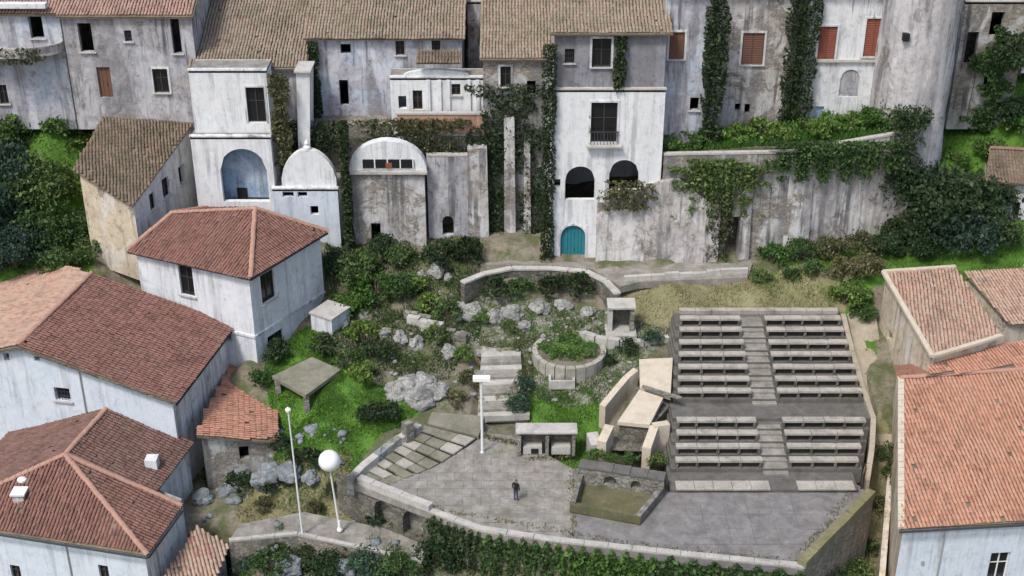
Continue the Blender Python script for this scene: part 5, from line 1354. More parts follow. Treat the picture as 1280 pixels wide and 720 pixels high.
# ================================================================== ROCKS, PLANTS
def make_rock(seed, sub=2):
    import bmesh
    bm = bmesh.new(); bmesh.ops.create_icosphere(bm, subdivisions=3, radius=1)
    o = Vector((seed * 7.3, seed * 3.1, seed * 1.7))
    for v in bm.verts:
        d = v.co.normalized()
        c = mnoise.cell_vector(d * 1.3 + o)
        k = 1 + .38 * mnoise.noise(d * 1.1 + o) + .2 * mnoise.noise(d * 2.7 + o) + .09 * mnoise.noise(d * 6 + o)
        v.co = d * k; v.co.x = round(v.co.x * 3.2) / 3.2 * .35 + v.co.x * .65; v.co.z = round(v.co.z * 2.6) / 2.6 * .4 + v.co.z * .6
    me = bpy.data.meshes.new('boulder'); bm.to_mesh(me); bm.free()
    return me
ROCKS = [make_rock(i) for i in range(7)]
for i, me in enumerate(ROCKS): me.materials.append(MATS['rock'])
ROCKS_B = [m.copy() for m in ROCKS]
for m in ROCKS_B: m.materials.clear(); m.materials.append(MATS['rock_blue'])
def rock(px, py, w, h, label, group=None, blue=False, name='boulder', sink=.75, parent=None, at=None, cat='rock'):
    p = at or G(px, py); s = w / 17.0 / 2 * .92
    me = random.choice(ROCKS_B if blue else ROCKS)
    o = bpy.data.objects.new(name, me); COL.objects.link(o)
    o.location = (p.x, p.y, p.z + s * h * (1 - sink) * .5); o.scale = (s, s * random.uniform(.75, 1.0), s * h)
    o.rotation_euler = (random.uniform(-.25, .25), random.uniform(-.25, .25), random.uniform(0, 6.28))
    if parent: o.parent = parent; o.location = Vector(o.location) - origin(parent)
    else: tag(o, label, cat, group)
    return o
big = G(517, 500)
oc = empty('rock_outcrop', big, 'large pale grey rock outcrop rising from the lawn', 'rock')
for (px, py, w, h) in ((497, 497, 34, .7), (523, 501, 40, .75), (545, 493, 30, .65), (508, 486, 38, .85), (530, 482, 36, .8), (490, 486, 22, .7), (553, 485, 20, .7)):
    rock(px, py, w, h, None, name='rock', parent=oc, sink=.5)
g1 = 'pale boulders strewn through the garden'
for (px, py, w, h, lb) in ((545, 340, 26, .9, 'pale boulder at the foot of the grey wall'), (560, 348, 16, .8, 'small boulder beside the pale boulder at the grey wall'), (527, 345, 18, .8, 'greenish boulder below the lunette pavilion'),
        (592, 392, 34, .8, 'broad pale boulder left of the path parapet foot'), (618, 398, 28, .8, 'middle boulder of the pale row below the parapet'), (640, 394, 30, .9, 'right boulder of the pale row below the parapet'),
        (575, 386, 22, .7, 'left small boulder of the pale row below the parapet'), (562, 442, 24, .9, 'pale boulder above the large outcrop'), (500, 425, 26, .9, 'pale upright boulder in the middle of the garden'),
        (520, 432, 22, 1.2, 'narrow standing stone in the middle of the garden'), (482, 418, 20, .9, 'grey boulder near the white outhouse side of the garden'), (676, 386, 30, .7, 'flat grey boulder under the parapet'), (705, 384, 30, .7, 'flat pale boulder above the round planter'),
        (735, 392, 24, .7, 'grey boulder between planter and shrine'), (655, 408, 22, .7, 'boulder at the head of the garden stair'), (600, 470, 20, .6, 'flat stone above the lamp post'), (600, 442, 16, .7, 'small stone beside the dry grass'),
        (580, 420, 18, .7, 'small stone at the end of the slanting wall'), (425, 405, 26, .8, 'pale boulder at the corner of the white house'), (455, 395, 16, .7, 'small grey stone in the upper garden')):
    rock(px, py, w, h, lb, g1)
for (px, py, w, h, lb) in ((300, 590, 40, .9, 'blue-grey boulder under the orange lean-to'), (335, 600, 46, .8, 'large blue-grey boulder beside the lane bank'), (362, 592, 34, .8, 'blue-grey boulder below the bright lawn'), (275, 575, 36, 1.0, 'blue-grey boulder at the gabled house foot'), (388, 598, 26, .7, 'small blue-grey boulder near the globe lamp'),
        (318, 575, 36, .8, 'blue-grey boulder behind the large one by the bank'), (255, 625, 30, .9, 'dark boulder by the lower house'), (285, 615, 28, .8, 'boulder between lower house and bank')):
    rock(px, py, w, h, lb, 'blue-grey boulders below the lawn', True)
for (px, py, w, lb) in ((360, 712, 34, 'pale rock left at the foot of the lane wall'), (430, 716, 30, 'pale rock in the middle at the foot of the lane wall'), (330, 700, 26, 'pale rock near the lower left house under the lane')):
    rock(px, py, w, .9, lb, 'rocks below the lane wall', True, sink=.5)
p = P(604, 716, -5.5); rock(604, 716, 44, .8, 'white rock at the bottom edge below the square', None, False, at=p)
# loose stones, too many to count
def rubble(polys, n, lo, hi, mat, label):
    base = []
    for me in ROCKS[:3]:
        pass
    ico = [(-.53, 0, .85), (.53, 0, .85), (-.53, 0, -.85), (.53, 0, -.85), (0, .85, .53), (0, .85, -.53), (0, -.85, .53), (0, -.85, -.53), (.85, .53, 0), (-.85, .53, 0), (.85, -.53, 0), (-.85, -.53, 0)]
    fc = [(0, 4, 1), (0, 9, 4), (9, 5, 4), (4, 5, 8), (4, 8, 1), (8, 10, 1), (8, 3, 10), (5, 3, 8), (5, 2, 3), (2, 7, 3), (7, 10, 3), (7, 6, 10), (7, 11, 6), (11, 0, 6), (0, 1, 6), (6, 1, 10), (9, 0, 11), (9, 11, 2), (9, 2, 5), (7, 2, 11)]
    I = np.array(ico); F = np.array(fc); VV = []; 
    pts = []
    for z, pp in polys:
        pl_ = [P(a, b, z) for a, b in pp]; xs = [p.x for p in pl_]; yy = [p.y for p in pl_]; m = int(n * (max(xs) - min(xs)) * (max(yy) - min(yy)))
        x = rng.uniform(min(xs), max(xs), m); y = rng.uniform(min(yy), max(yy), m); ok = inpoly(x, y, pl_) & (np.sin(x * 1.7 + y) + np.sin(y * 2.1 - x) > rng.uniform(-1.6, 1.6, m))
        pts.append(np.stack([x[ok], y[ok]], 1))
    p = np.concatenate(pts); N = len(p); z = hgt(p[:, 0], p[:, 1])
    s = (lo + (hi - lo) * rng.uniform(0, 1, N) ** 2.5)[:, None, None]
    V = I[None] * s * rng.uniform(.7, 1.3, (N, 12, 3)) * np.array([1, 1, .65]) * rng.uniform(.7, 1.3, (N, 1, 3))
    an = rng.uniform(0, 6.28, N); c_, s_ = np.cos(an)[:, None], np.sin(an)[:, None]
    X = V[..., 0] * c_ - V[..., 1] * s_ + p[:, 0:1]; Y = V[..., 0] * s_ + V[..., 1] * c_ + p[:, 1:2]; Z = V[..., 2] + z[:, None] + s[:, 0] * .25
    o = npmesh('rubble', np.stack([X, Y, Z], 2).reshape(-1, 3), (F[None] + (np.arange(N) * 12)[:, None, None]).reshape(-1, 3), mat)
    tag(o, label, 'rubble', kind='stuff')
rubble(PALE[:2] + [(3.2, [(470, 440), (480, 400), (560, 370), (600, 400), (600, 460), (540, 460)])], 2.6, .05, .26, 'rock', 'loose pale stones scattered over the garden')
rubble([(-3.2, [(250, 640), (260, 570), (345, 560), (440, 585), (430, 615), (330, 615)]), (-6.5, [(290, 730), (300, 690), (380, 685), (520, 715), (520, 740)])], 5, .08, .45, 'rock_blue', 'loose blue-grey stones below the lawn and the lane')
# khaki stone canopy slab left of garden, under the white house
p = G(375, 475)
kh = empty('thatched_shelter', p, 'low open shelter with a flat mossy stone roof at the edge of the lawn', 'shelter')
a, b, c_, d_ = P(340, 470, 2.0), P(390, 446, 2.3), P(426, 462, 2.0), P(382, 494, 1.6)
MB().prism([t - Vector((0, 0, .28)) for t in (a, d_, c_, b)], (0, 0, .28)).build('roof_slab', 'step_mossy', kh)
for t in (a, b, c_, d_):
    m = (a + b + c_ + d_) / 4; s = t.lerp(m, .15); MB().box((s.x, s.y, (s.z - .25 - 1) / 2 + .3), (.4, .4, s.z - .25 + 1 - .6)).build('pier', 'stone_wall', kh)

# ---- leaves
def leaf_mesh(name, C, size, mat, up=.25, parent=None):
    """C (N,3) leaf centres; each leaf a small folded blade of two quads"""
    N = len(C)
    d = rng.normal(size=(N, 3)); d[:, 2] = d[:, 2] * .7 + up; d /= np.linalg.norm(d, axis=1)[:, None]
    r = rng.normal(size=(N, 3)); a = np.cross(d, r); a /= np.linalg.norm(a, axis=1)[:, None]; b = np.cross(d, a)
    s = size * rng.choice([.55, .8, 1.0, 1.5], N, p=[.3, .3, .25, .15])[:, None] * rng.uniform(.8, 1.2, N)[:, None]
    l, w, f = a * s, b * s * .55, d * s * .18
    V = np.stack([C - l, C - w + f, C + l, C + w + f], 1).reshape(-1, 3)
    q = np.arange(N * 4).reshape(-1, 4)
    return npmesh(name, V, q, mat, parent)
def clumps(n, rx, ry, rz, k, spread, flat=0.0):
    """leaf centres in k clumps over an egg-shaped crown sitting on z=0"""
    th = rng.uniform(0, 2 * np.pi, k); ph = np.arccos(rng.uniform(-.35, 1, k)); rad = rng.uniform(.55, 1.0, k) ** .6
    cc = np.stack([rx * rad * np.sin(ph) * np.cos(th), ry * rad * np.sin(ph) * np.sin(th), rz * (.85 + rad * np.cos(ph))], 1)
    w = rng.uniform(.4, 1.6, k); idx = rng.choice(k, n, p=w / w.sum())
    g_ = rng.normal(size=(n, 3)) * spread * np.array([1, 1, .6]) * rng.uniform(.35, 1.5, k)[idx][:, None]
    p = cc[idx] + g_; p[:, 2] = np.abs(p[:, 2]) ; return p
def shrub_proto(n, r, h, leaf, mat, k):
    C = clumps(n, r, r * .95, h * .5, k, r * .2)
    f = leaf_mesh('foliage', C, leaf, mat); COL.objects.unlink(f)
    mb = MB()
    for i in range(7):
        an = random.uniform(0, 6.28); q = random.uniform(.3, .75) * r
        mb.tube([(0, 0, -.3), (q * .35 * math.cos(an), q * .35 * math.sin(an), h * .4), (q * math.cos(an), q * math.sin(an), h * random.uniform(.6, .95))], [.05 * r, .035 * r, .012 * r], 5)
    s = mb.build('stem', 'bark'); COL.objects.unlink(s)
    return f, s
PROTO = {}
def proto(mat, size):
    key = (mat, size)
    if key not in PROTO:
        n, r, h, lf, k = {'s': (900, .8, 1.1, .10, 16), 'm': (2200, 1.4, 2.1, .13, 22), 'l': (4600, 2.3, 3.8, .16, 34)}[size]
        PROTO[key] = [shrub_proto(n, r, h, lf, mat, k) for _ in range(2)]
    return random.choice(PROTO[key])
def shrub(p, size, mat, label, group=None, sc=1.0, name='shrub', cat='shrub', zs=1.0):
    f, s = proto(mat, size)
    root = empty(name, p, label, cat, group)
    k = sc * random.uniform(.92, 1.08); root.scale = (k, k * random.uniform(.9, 1.1), k * zs); root.rotation_euler = (0, 0, random.uniform(0, 6.28))
    for src in (f, s):
        o = src.copy(); COL.objects.link(o); o.parent = root
    return root
def nth(i): return ['first', 'second', 'third', 'fourth', 'fifth', 'sixth', 'seventh', 'eighth', 'ninth', 'tenth', 'eleventh', 'twelfth', 'thirteenth', 'fourteenth', 'fifteenth', 'sixteenth', 'seventeenth', 'eighteenth', 'nineteenth', 'twentieth', 'twenty-first', 'twenty-second', 'twenty-third', 'twenty-fourth'][i]

# garden shrubs
for (px, py, sz, mat, sc, lb) in (
        (445, 350, 'm', 'leaf_mid', 1.1, 'leafy shrub nearest the gap beside the hipped house'), (470, 375, 'm', 'leaf_bright', 1.1, 'bright green shrub in the upper garden'), (440, 390, 'm', 'leaf_bright', .9, 'bright shrub in front of the outhouse'),
        (500, 372, 'm', 'leaf_mid', 1.0, 'round shrub below the lunette pavilion'), (425, 340, 'm', 'leaf_dark', .9, 'dark shrub against the right wall of the hipped house'), (555, 330, 'm', 'leaf_dark', 1.0, 'dark shrub against the grey wall'),
        (585, 325, 'm', 'leaf_ivy', .9, 'dark shrub at the foot of the white buttress'), (540, 390, 's', 'leaf_bright', 1.3, 'small bright shrub between the garden walls'), (560, 400, 's', 'leaf_mid', 1.3, 'small shrub beside the pale boulder row'),
        (455, 425, 's', 'leaf_bright', 1.3, 'small shrub below the outhouse'), (475, 445, 's', 'leaf_dark', 1.2, 'small dark shrub left of the standing stone'), (545, 425, 's', 'leaf_mid', 1.2, 'small shrub above the large outcrop'), (580, 450, 's', 'leaf_bright', 1.0, 'bright small shrub right of the outcrop'),
        (620, 370, 's', 'leaf_dark', 1.3, 'dark shrub under the left end of parapet'), (650, 365, 's', 'leaf_mid', 1.3, 'green shrub under the path parapet'), (690, 368, 'm', 'leaf_ivy', .8, 'dark shrub under the middle of parapet'), (725, 368, 'm', 'leaf_ivy', .8, 'dark shrub under the right bend of the parapet'),
        (602, 402, 's', 'leaf_bright', .9, 'bright weed clump between the boulders'), (632, 415, 's', 'leaf_mid', .9, 'weed clump above the garden stair'),
        (648, 512, 'm', 'leaf_blue', .62, 'dark blue-green bush on the small lawn edge'), (655, 487, 's', 'leaf_blue', .9, 'small dark blue-green bush beside the stair top'), (467, 530, 'm', 'leaf_dark', .75, 'dark bush on the bright lawn by the low wall'), (488, 522, 's', 'leaf_dark', 1.0, 'small dark bush beside the rock outcrop'),
        (350, 560, 's', 'leaf_dark', .9, 'dark plant beside the orange lean-to'),
        (500, 330, 'm', 'leaf_mid', .8, 'shrub at the foot of pink masonry'), (480, 320, 'm', 'leaf_dark', .8, 'dark shrub at the left foot of lunette pavilion'), (520, 360, 's', 'leaf_bright', 1.2, 'bright shrub beside the greenish boulder'),
        (345, 450, 'm', 'leaf_dark', .8, 'dark shrub at the back of the khaki shelter'), (330, 480, 's', 'leaf_mid', 1.2, 'shrub between lean-to and khaki shelter'), (405, 440, 's', 'leaf_dark', 1.3, 'dark shrub behind the khaki shelter by the white house'), (435, 460, 's', 'leaf_mid', 1.3, 'shrub right of the khaki shelter'), (455, 475, 's', 'leaf_bright', 1.2, 'bright shrub left of the rock outcrop'), (585, 480, 's', 'leaf_olive', .9, 'dry clump between outcrop and stair'), (570, 505, 's', 'leaf_olive', .9, 'dry clump above the broad steps'),
        (300, 612, 's', 'leaf_dark', 1.1, 'dark shrub below the blue-grey boulders'), (345, 612, 's', 'leaf_ivy', 1.1, 'dark shrub in front of the large blue-grey boulder'), (375, 578, 's', 'leaf_ivy', 1.0, 'dark shrub under the lawn edge by the thin pole'), (400, 582, 's', 'leaf_dark', 1.0, 'dark shrub under the lawn edge by the globe lamp'), (270, 600, 's', 'leaf_ivy', 1.1, 'dark shrub at the corner of the gabled house'),
        (785, 440, 's', 'leaf_dark', .9, 'dark weeds beside the ramp head'), (760, 455, 's', 'leaf_dark', .8, 'dark weeds under the shrine wall'), (815, 430, 's', 'leaf_blue', .9, 'blue-green plant behind the ramp'), (828, 545, 's', 'leaf_dark', .9, 'dark weeds between ramp and seating'), (822, 580, 's', 'leaf_mid', .9, 'weeds beside the front of the seating'), (745, 575, 's', 'leaf_bright', .7, 'bright weeds left of the ramp chamber'),
        (790, 580, 's', 'leaf_mid', .8, 'weeds behind the fountain basin'), (765, 578, 's', 'leaf_bright', .6, 'bright weeds in front of the ramp chamber')):
    shrub(G(px, py) if (py < 560 or px < 430) else P(px, py, .05), sz, mat, lb, 'shrubs and weeds around the garden', sc)
# hillside at the left
i = 0
for (px, py, sz, mat, sc) in sorted(((15, 190, 'l', 'leaf_mid', .9), (60, 200, 'l', 'leaf_mid', .8), (95, 190, 'm', 'leaf_bright', 1.1), (10, 240, 'l', 'leaf_blue', 1.0), (50, 255, 'l', 'leaf_mid', 1.0), (90, 245, 'l', 'leaf_bright', .7), (15, 295, 'l', 'leaf_blue', 1.0), (55, 310, 'l', 'leaf_mid', .9), (92, 300, 'l', 'leaf_mid', .7), (20, 335, 'l', 'leaf_blue', .9), (112, 325, 'm', 'leaf_mid', .9), (-20, 270, 'l', 'leaf_blue', 1.1), (-20, 330, 'l', 'leaf_dark', 1.0), (70, 345, 'm', 'leaf_mid', 1.0), (30, 160, 'm', 'leaf_bright', 1.1), (75, 165, 'm', 'leaf_bright', 1.0), (5, 165, 'm', 'leaf_bright', 1.0)), key=lambda t: (t[1], t[0])):
    shrub(G(px, py), sz, mat, f'leafy {["dark","mid-green","bright","bluish"][["leaf_dark","leaf_mid","leaf_bright","leaf_blue"].index(mat)]} shrub on the left hillside, {nth(i)} from the top of the slope', 'thicket on the left hillside', sc); i += 1
# right hillside
i = 0
for (px, py, sz, mat, sc) in sorted(((1150, 260, 'l', 'leaf_dark', 1.0), (1185, 275, 'l', 'leaf_dark', 1.1), (1225, 280, 'l', 'leaf_dark', 1.0), (1165, 310, 'l', 'leaf_dark', 1.0), (1205, 315, 'l', 'leaf_blue', 1.0), (1240, 310, 'l', 'leaf_dark', .9), (1140, 320, 'm', 'leaf_dark', 1.1), (1205, 250, 'm', 'leaf_mid', .9), (1230, 235, 'm', 'leaf_bright', .8), (1195, 205, 's', 'leaf_bright', 1.2), (1235, 195, 's', 'leaf_bright', 1.4), (1275, 165, 'm', 'leaf_bright', .8), (1225, 165, 's', 'leaf_mid', 1.2), (1268, 125, 'm', 'leaf_dark', 1.1), (1275, 60, 'l', 'leaf_dark', .9), (1215, 160, 'm', 'leaf_mid', 1.0), (1120, 300, 'm', 'leaf_ivy', 1.0)), key=lambda t: (t[1], t[0])):
    p = G(px, py) if py > 130 else Q(px, py + 30, 103.5)
    shrub(p, sz, mat, f'leafy {["dark","mid-green","bright","bluish","ivy-green"][["leaf_dark","leaf_mid","leaf_bright","leaf_blue","leaf_ivy"].index(mat)]} shrub on the right hillside, {nth(i)} from the top of the slope', 'thicket on the right hillside', sc); i += 1
# terrace greenery
xa, xb, z1, z2 = TERR
i = 0
for (f_, yy, sz, mat, sc) in sorted(((.03, 98.8, 's', 'leaf_bright', 1.3), (.12, 98.9, 's', 'leaf_bright', 1.4), (.2, 99.2, 's', 'leaf_lime', 1.3), (.3, 99.3, 's', 'leaf_lime', 1.2), (.4, 99.5, 's', 'leaf_bright', 1.4), (.5, 99.7, 's', 'leaf_lime', 1.3), (.58, 99.8, 's', 'leaf_bright', 1.4), (.68, 99.9, 's', 'leaf_lime', 1.4), (.76, 100, 'm', 'leaf_bright', .8), (.85, 99.7, 'm', 'leaf_bright', .9), (.93, 99.4, 'm', 'leaf_mid', 1.1), (.97, 99.2, 'm', 'leaf_dark', 1.1), (.64, 98.8, 's', 'leaf_bright', 1.4), (.47, 98.7, 's', 'leaf_bright', 1.3)), key=lambda t: t[0]):
    shrub((xa + (xb - xa) * f_, yy, z1 + (z2 - z1) * f_ - .4), sz, mat, f'terrace shrub above the streaked wall, {nth(i)} from the white facade outwards', 'shrubs along the green terrace', sc); i += 1
# bank between path and hillside
i = 0
for (px, py, sz, mat, sc) in sorted(((965, 330, 'm', 'leaf_bright', .8), (1000, 325, 'm', 'leaf_mid', .8), (1035, 322, 'm', 'leaf_olive', .8), (1070, 318, 'm', 'leaf_olive', .9), (1100, 322, 'm', 'leaf_dark', .9), (1055, 345, 's', 'leaf_olive', 1.3), (1085, 345, 'm', 'leaf_olive', .8), (1020, 345, 's', 'leaf_mid', 1.2), (1055, 380, 'm', 'leaf_bright', .8), (1078, 400, 'm', 'leaf_mid', .7), (1070, 375, 's', 'leaf_bright', 1.2), (950, 350, 's', 'leaf_mid', 1.0), (990, 352, 's', 'leaf_mid', 1.0)), key=lambda t: t[0]):
    shrub(G(px, py), sz, mat, f'bank shrub between seating and streaked wall, {nth(i)} from the left', 'shrubs on the bank above the seating', sc); i += 1
# below the square
i = 0
for px in range(548, 1080, 34):
    yy = np.interp(px, [536, 600, 820, 1005, 1090], [652, 672, 702, 722, 680]); p = P(px, yy, -2.6 - (px % 3) * .5)
    p.x += random.uniform(-.9, .9); p.z += random.uniform(-.9, .35)
    shrub((p.x, p.y - .9, p.z - 2.2), ('l', 'm', 'l')[i % 3], ('leaf_mid', 'leaf_olive', 'leaf_bright', 'leaf_blue', 'leaf_dark')[i % 5], f'shrub growing against the wall below the square, {nth(i)} from its left end', 'shrubs under the square', random.uniform(.55, .95)); i += 1
i = 0
for (px, py, sz, mat, sc) in ((556, 668, 'm', 'leaf_ivy', .9), (548, 690, 'm', 'leaf_dark', .9)):
    p = P(px, py, -2.5); shrub((p.x, p.y, p.z - 1.4), sz, mat, f'dark climber at the corner of the square, {nth(i)} from the kerb down', 'climbers at the corner of the square', sc); i += 1
for (px, py, mat, lb) in ((1110, 600, 'leaf_mid', 'green plant at the top of the alley'), (1108, 640, 'leaf_olive', 'yellowish plant halfway down the alley'), (1103, 690, 'leaf_olive', 'yellowish plant low in the alley'), (1112, 575, 'leaf_dark', 'dark plant at the alley corner'), (1075, 690, 'leaf_mid', 'plant at the foot of the slanting parapet'), (1050, 705, 'leaf_dark', 'dark plant below the slanting parapet')):
    shrub(G(px, py), 's', mat, lb, 'plants in the alley', 1.0)
i = 0
for px in (315, 350, 395, 440, 480, 515):
    p = P(px, np.interp(px, [286, 372, 440, 527], [690, 684, 698, 716]), -4.4); shrub((p.x, p.y - .5, p.z - 1.2), 'm', ('leaf_blue', 'leaf_dark', 'leaf_mid')[i % 3], f'shrub hanging below the lane kerb, {nth(i)} from the left', 'shrubs below the lane', .8); i += 1
i = 0
for (px, py, z_) in sorted(((300, 712, -6.8), (340, 716, -6.9), (385, 708, -6.6), (460, 718, -6.8), (500, 722, -6.8), (415, 722, -7.2), (275, 700, -6.6))):
    shrub(G(px, py), 'm', ('leaf_dark', 'leaf_blue', 'leaf_mid', 'leaf_dark')[i % 4], f'dark shrub in the hollow under the lane wall, {nth(i)} from the left', 'shrubs in the hollow', .8); i += 1
for (px, py, mat, lb) in ((415, 618, 'leaf_olive', 'dry plant by the globe lamp'), (395, 640, 'leaf_olive', 'dry plant on the bank above the lane'), (440, 630, 'leaf_olive', 'dry plant beside the corner wall'), (330, 635, 'leaf_olive', 'dry plant on the lane bank near the houses'), (500, 662, 'leaf_mid', 'weeds at the foot of the niches'), (470, 655, 'leaf_dark', 'dark weeds under the left niche')):
    shrub(P(px, py, -2.9) if py > 650 else G(px, py), 's', mat, lb, 'dry plants on the lane bank', .75)
# plants inside the ring
cx, cy, cz, cr = PLANT; i = 0
for (dx, dy, mat) in ((-1.6, .5, 'leaf_lime'), (1.5, .8, 'leaf_lime'), (0, 0, 'leaf_lime'), (1.6, -.4, 'leaf_mid'), (-.9, .2, 'leaf_lime'), (.2, .5, 'leaf_bright'), (1.0, .1, 'leaf_lime'), (-.2, -.8, 'leaf_bright'), (.9, -.8, 'leaf_bright'), (-1.3, -.5, 'leaf_lime'), (.1, 1.4, 'leaf_lime')):
    shrub((cx + dx, cy + dy, cz - .05), 's', mat, 'low green plant growing inside the round planter', 'plants in the round planter', .85, 'plant', 'plant', .55); i += 1

# ---- ivy hanging on walls
def ivy(px0, px1, py0, py1, Y, n, mat, label, leaf=.13, thick=.25, wob=.5, dens=None):
    a = Q(px0, py0, Y); b = Q(px1, py1, Y)
    root = empty('ivy', ((a.x + b.x) / 2, Y, b.z), label, 'ivy', 'ivy on the old walls')
    u = rng.uniform(0, 1, n * 3); t = rng.uniform(0, 1, n * 3)
    # patchy edge and gaps
    k = np.sin(t * 9.1 + px0) * .5 + np.sin(t * 23 + px1) * .3 + np.sin(u * 7 + t * 13) * .4 + np.sin(u * 17 - t * 31 + px0) * .35
    edge = np.minimum(u, 1 - u) * 2 + .35 * k + .25 * np.minimum(t, 1 - t)
    ok = edge > .22 * wob
    if dens == 'top': ok &= rng.uniform(0, 1, len(t)) > t * 1.05 - .15 + .25 * np.sin(u * 40)
    u, t = u[ok][:n], t[ok][:n]
    C = np.stack([a.x + (b.x - a.x) * u, Y - np.abs(rng.normal(0, thick, len(u))), a.z + (b.z - a.z) * t], 1)
    leaf_mesh('foliage', C, leaf, mat, .1, root)
    mb = MB()
    for s in range(1):
        x = a.x + (b.x - a.x) * (.25 + .25 * s)
        mb.tube([(x, Y - .04, b.z), (x + .15, Y - .05, (a.z * .4 + b.z * .6)), (x - .1, Y - .05, (a.z * .75 + b.z * .25))], [.05, .035, .015], 5)
    mb.build('stem', 'bark', root)
ivy(678, 692, 55, 332, 96.9, 3800, 'leaf_ivy', 'dark ivy strip climbing the left edge of the white facade')
ivy(884, 902, -10, 175, 98.8, 4200, 'leaf_ivy', 'dark ivy strip between the narrow grey house and pale house')
ivy(986, 1009, -10, 190, 101.2, 5200, 'leaf_ivy', 'dark ivy strip between the two shuttered pale houses')
ivy(768, 782, 42, 112, 97.2, 900, 'leaf_ivy', 'short ivy strip on the grey upper storey')
ivy(580, 686, 105, 215, 100.4, 4200, 'leaf_ivy', 'patchy ivy across the crumbling grey house', wob=1.6)
ivy(600, 632, 160, 330, 100.3, 2600, 'leaf_dark', 'ivy hanging between the two white buttresses', wob=1.2)
ivy(645, 684, 200, 325, 100.3, 1800, 'leaf_dark', 'thin ivy in the corner beside the white facade', wob=1.8)
ivy(334, 369, 92, 205, 99.5, 2800, 'leaf_olive', 'olive creeper beside the white annex', wob=1.0)
ivy(384, 404, 52, 148, 103.8, 1500, 'leaf_ivy', 'dark creeper at the left corner of the lavender house')
ivy(422, 444, 150, 305, 98.4, 3800, 'leaf_ivy', 'dark ivy in the gap between the pavilions', thick=.5)
ivy(440, 590, 148, 190, 100.2, 3600, 'leaf_olive', 'creeper along the ledge under the terracotta parapet', wob=1.2)
ivy(345, 440, 150, 190, 100.9, 2200, 'leaf_ivy', 'ivy behind the ogee pavilion', wob=1.2)
ivy(828, 965, 198, 270, 96.9, 5200, 'leaf_mid', 'thick ivy mantle left of the dark doorway', thick=.3, dens='top', wob=1.9)
ivy(958, 1125, 176, 226, 97.0, 7500, 'leaf_mid', 'ivy curtain hanging over the streaked wall', thick=.35, dens='top', wob=.9)
ivy(884, 912, 240, 320, 96.8, 1500, 'leaf_olive', 'olive creeper left of the dark doorway', wob=1.2)
ivy(1112, 1148, 130, 235, 97.6, 2400, 'leaf_dark', 'dark ivy mound at the end of the terrace', thick=.5, wob=1.2)
ivy(1204, 1280, 20, 150, 104.6, 4200, 'leaf_mid', 'ivy overgrowing the crumbling ruin', thick=.3, wob=3.2)
ivy(-10, 60, 60, 80, 102.2, 500, 'leaf_olive', 'weeds hanging below the round balcony', wob=1.5)
ivy(740, 830, 225, 262, 96.5, 1200, 'leaf_olive', 'thin creeper under the right arch', wob=2.2)
# ivy over the wall below the square
for j, ((a0, b0), (a1, b1)) in enumerate(zip(edge[:-1], edge[1:])):
    p, q = P(a0, b0, 0), P(a1, b1, 0); n = int(900 * (q - p).length); dd = (q - p).normalized(); nn = Vector((dd.y, -dd.x, 0))
    root = empty('ivy', ((p.x + q.x) / 2, (p.y + q.y) / 2, -4), f'ivy curtain on the wall below the square, {nth(j)} stretch from the left', 'ivy', 'ivy below the square')
    u = rng.uniform(0, 1, n); t = rng.uniform(0, 1, n) ** 1.2; ok = (np.sin(u * 31 + j) * .4 + np.sin(u * 57) * .3 + .9 > t * 1.1) & (t > .05 + .05 * np.sin(u * 43))
    u, t = u[ok], t[ok]; off = np.abs(rng.normal(0, .3, len(u)))
    C = np.stack([p.x + (q.x - p.x) * u + nn.x * off, p.y + (q.y - p.y) * u + nn.y * off, -t * 5.5], 1)
    leaf_mesh('foliage', C, .14, ('leaf_dark', 'leaf_mid', 'leaf_bright', 'leaf_mid')[j], .1, root)

# ---- grass
def grass(name, polys, n, hgt_, mat, label, zfun=None, w=.03):
    pts = []
    for z, pp in polys:
        pl_ = [P(a, b, z) for a, b in pp]; xs = [p.x for p in pl_]; yy = [p.y for p in pl_]
        m = int(n * (max(xs) - min(xs)) * (max(yy) - min(yy)))
        x = rng.uniform(min(xs), max(xs), m); y = rng.uniform(min(yy), max(yy), m); ok = inpoly(x, y, pl_)
        # tufts: gaps where a smooth field is low
        fld = np.sin(x * 1.9 + y * .7) + np.sin(y * 2.3 - x * .6) + np.sin(x * 4.1 + y * 3.3) * .6
        ok &= fld > rng.uniform(-2.2, .6, m); pts.append(np.stack([x[ok], y[ok]], 1))
    p = np.concatenate(pts); z = hgt(p[:, 0], p[:, 1]) - .03; N = len(p); b = np.column_stack([p, z])
    an = rng.uniform(0, 2 * np.pi, N); h = hgt_ * rng.uniform(.5, 1.4, N); ww = w * rng.uniform(.7, 1.6, N)
    side = np.stack([np.cos(an) * ww, np.sin(an) * ww, 0 * an], 1); lean = rng.normal(0, .4, (N, 2)) * h[:, None]
    tip = b + np.column_stack([lean, h])
    V = np.stack([b - side, b + side, tip], 1).reshape(-1, 3)
    o = npmesh(name, V, np.arange(N * 3).reshape(-1, 3), mat); return tag(o, label, 'grass', kind='stuff')
grass('grass', GREEN[:3], 420, .16, 'grass', 'bright green grass of the garden and the small lawns')
grass('grass', GREEN[3:], 60, .3, 'grass', 'green grass on the hillsides')
grass('grass', UPPER, 260, .24, 'grass_dark', 'dark rough grass of the upper garden')
grass('grass', PALE, 200, .17, 'grass_dark', 'sparse weeds among the stones around the planter')
grass('grass', [(-5, [(240, 760), (270, 690), (372, 684), (530, 712), (545, 760)])], 160, .26, 'grass_dark', 'dark grass in the hollow below the lane')
grass('dry_grass', DRY, 150, .14, 'grass_dry', 'dry mossy grass on the banks')
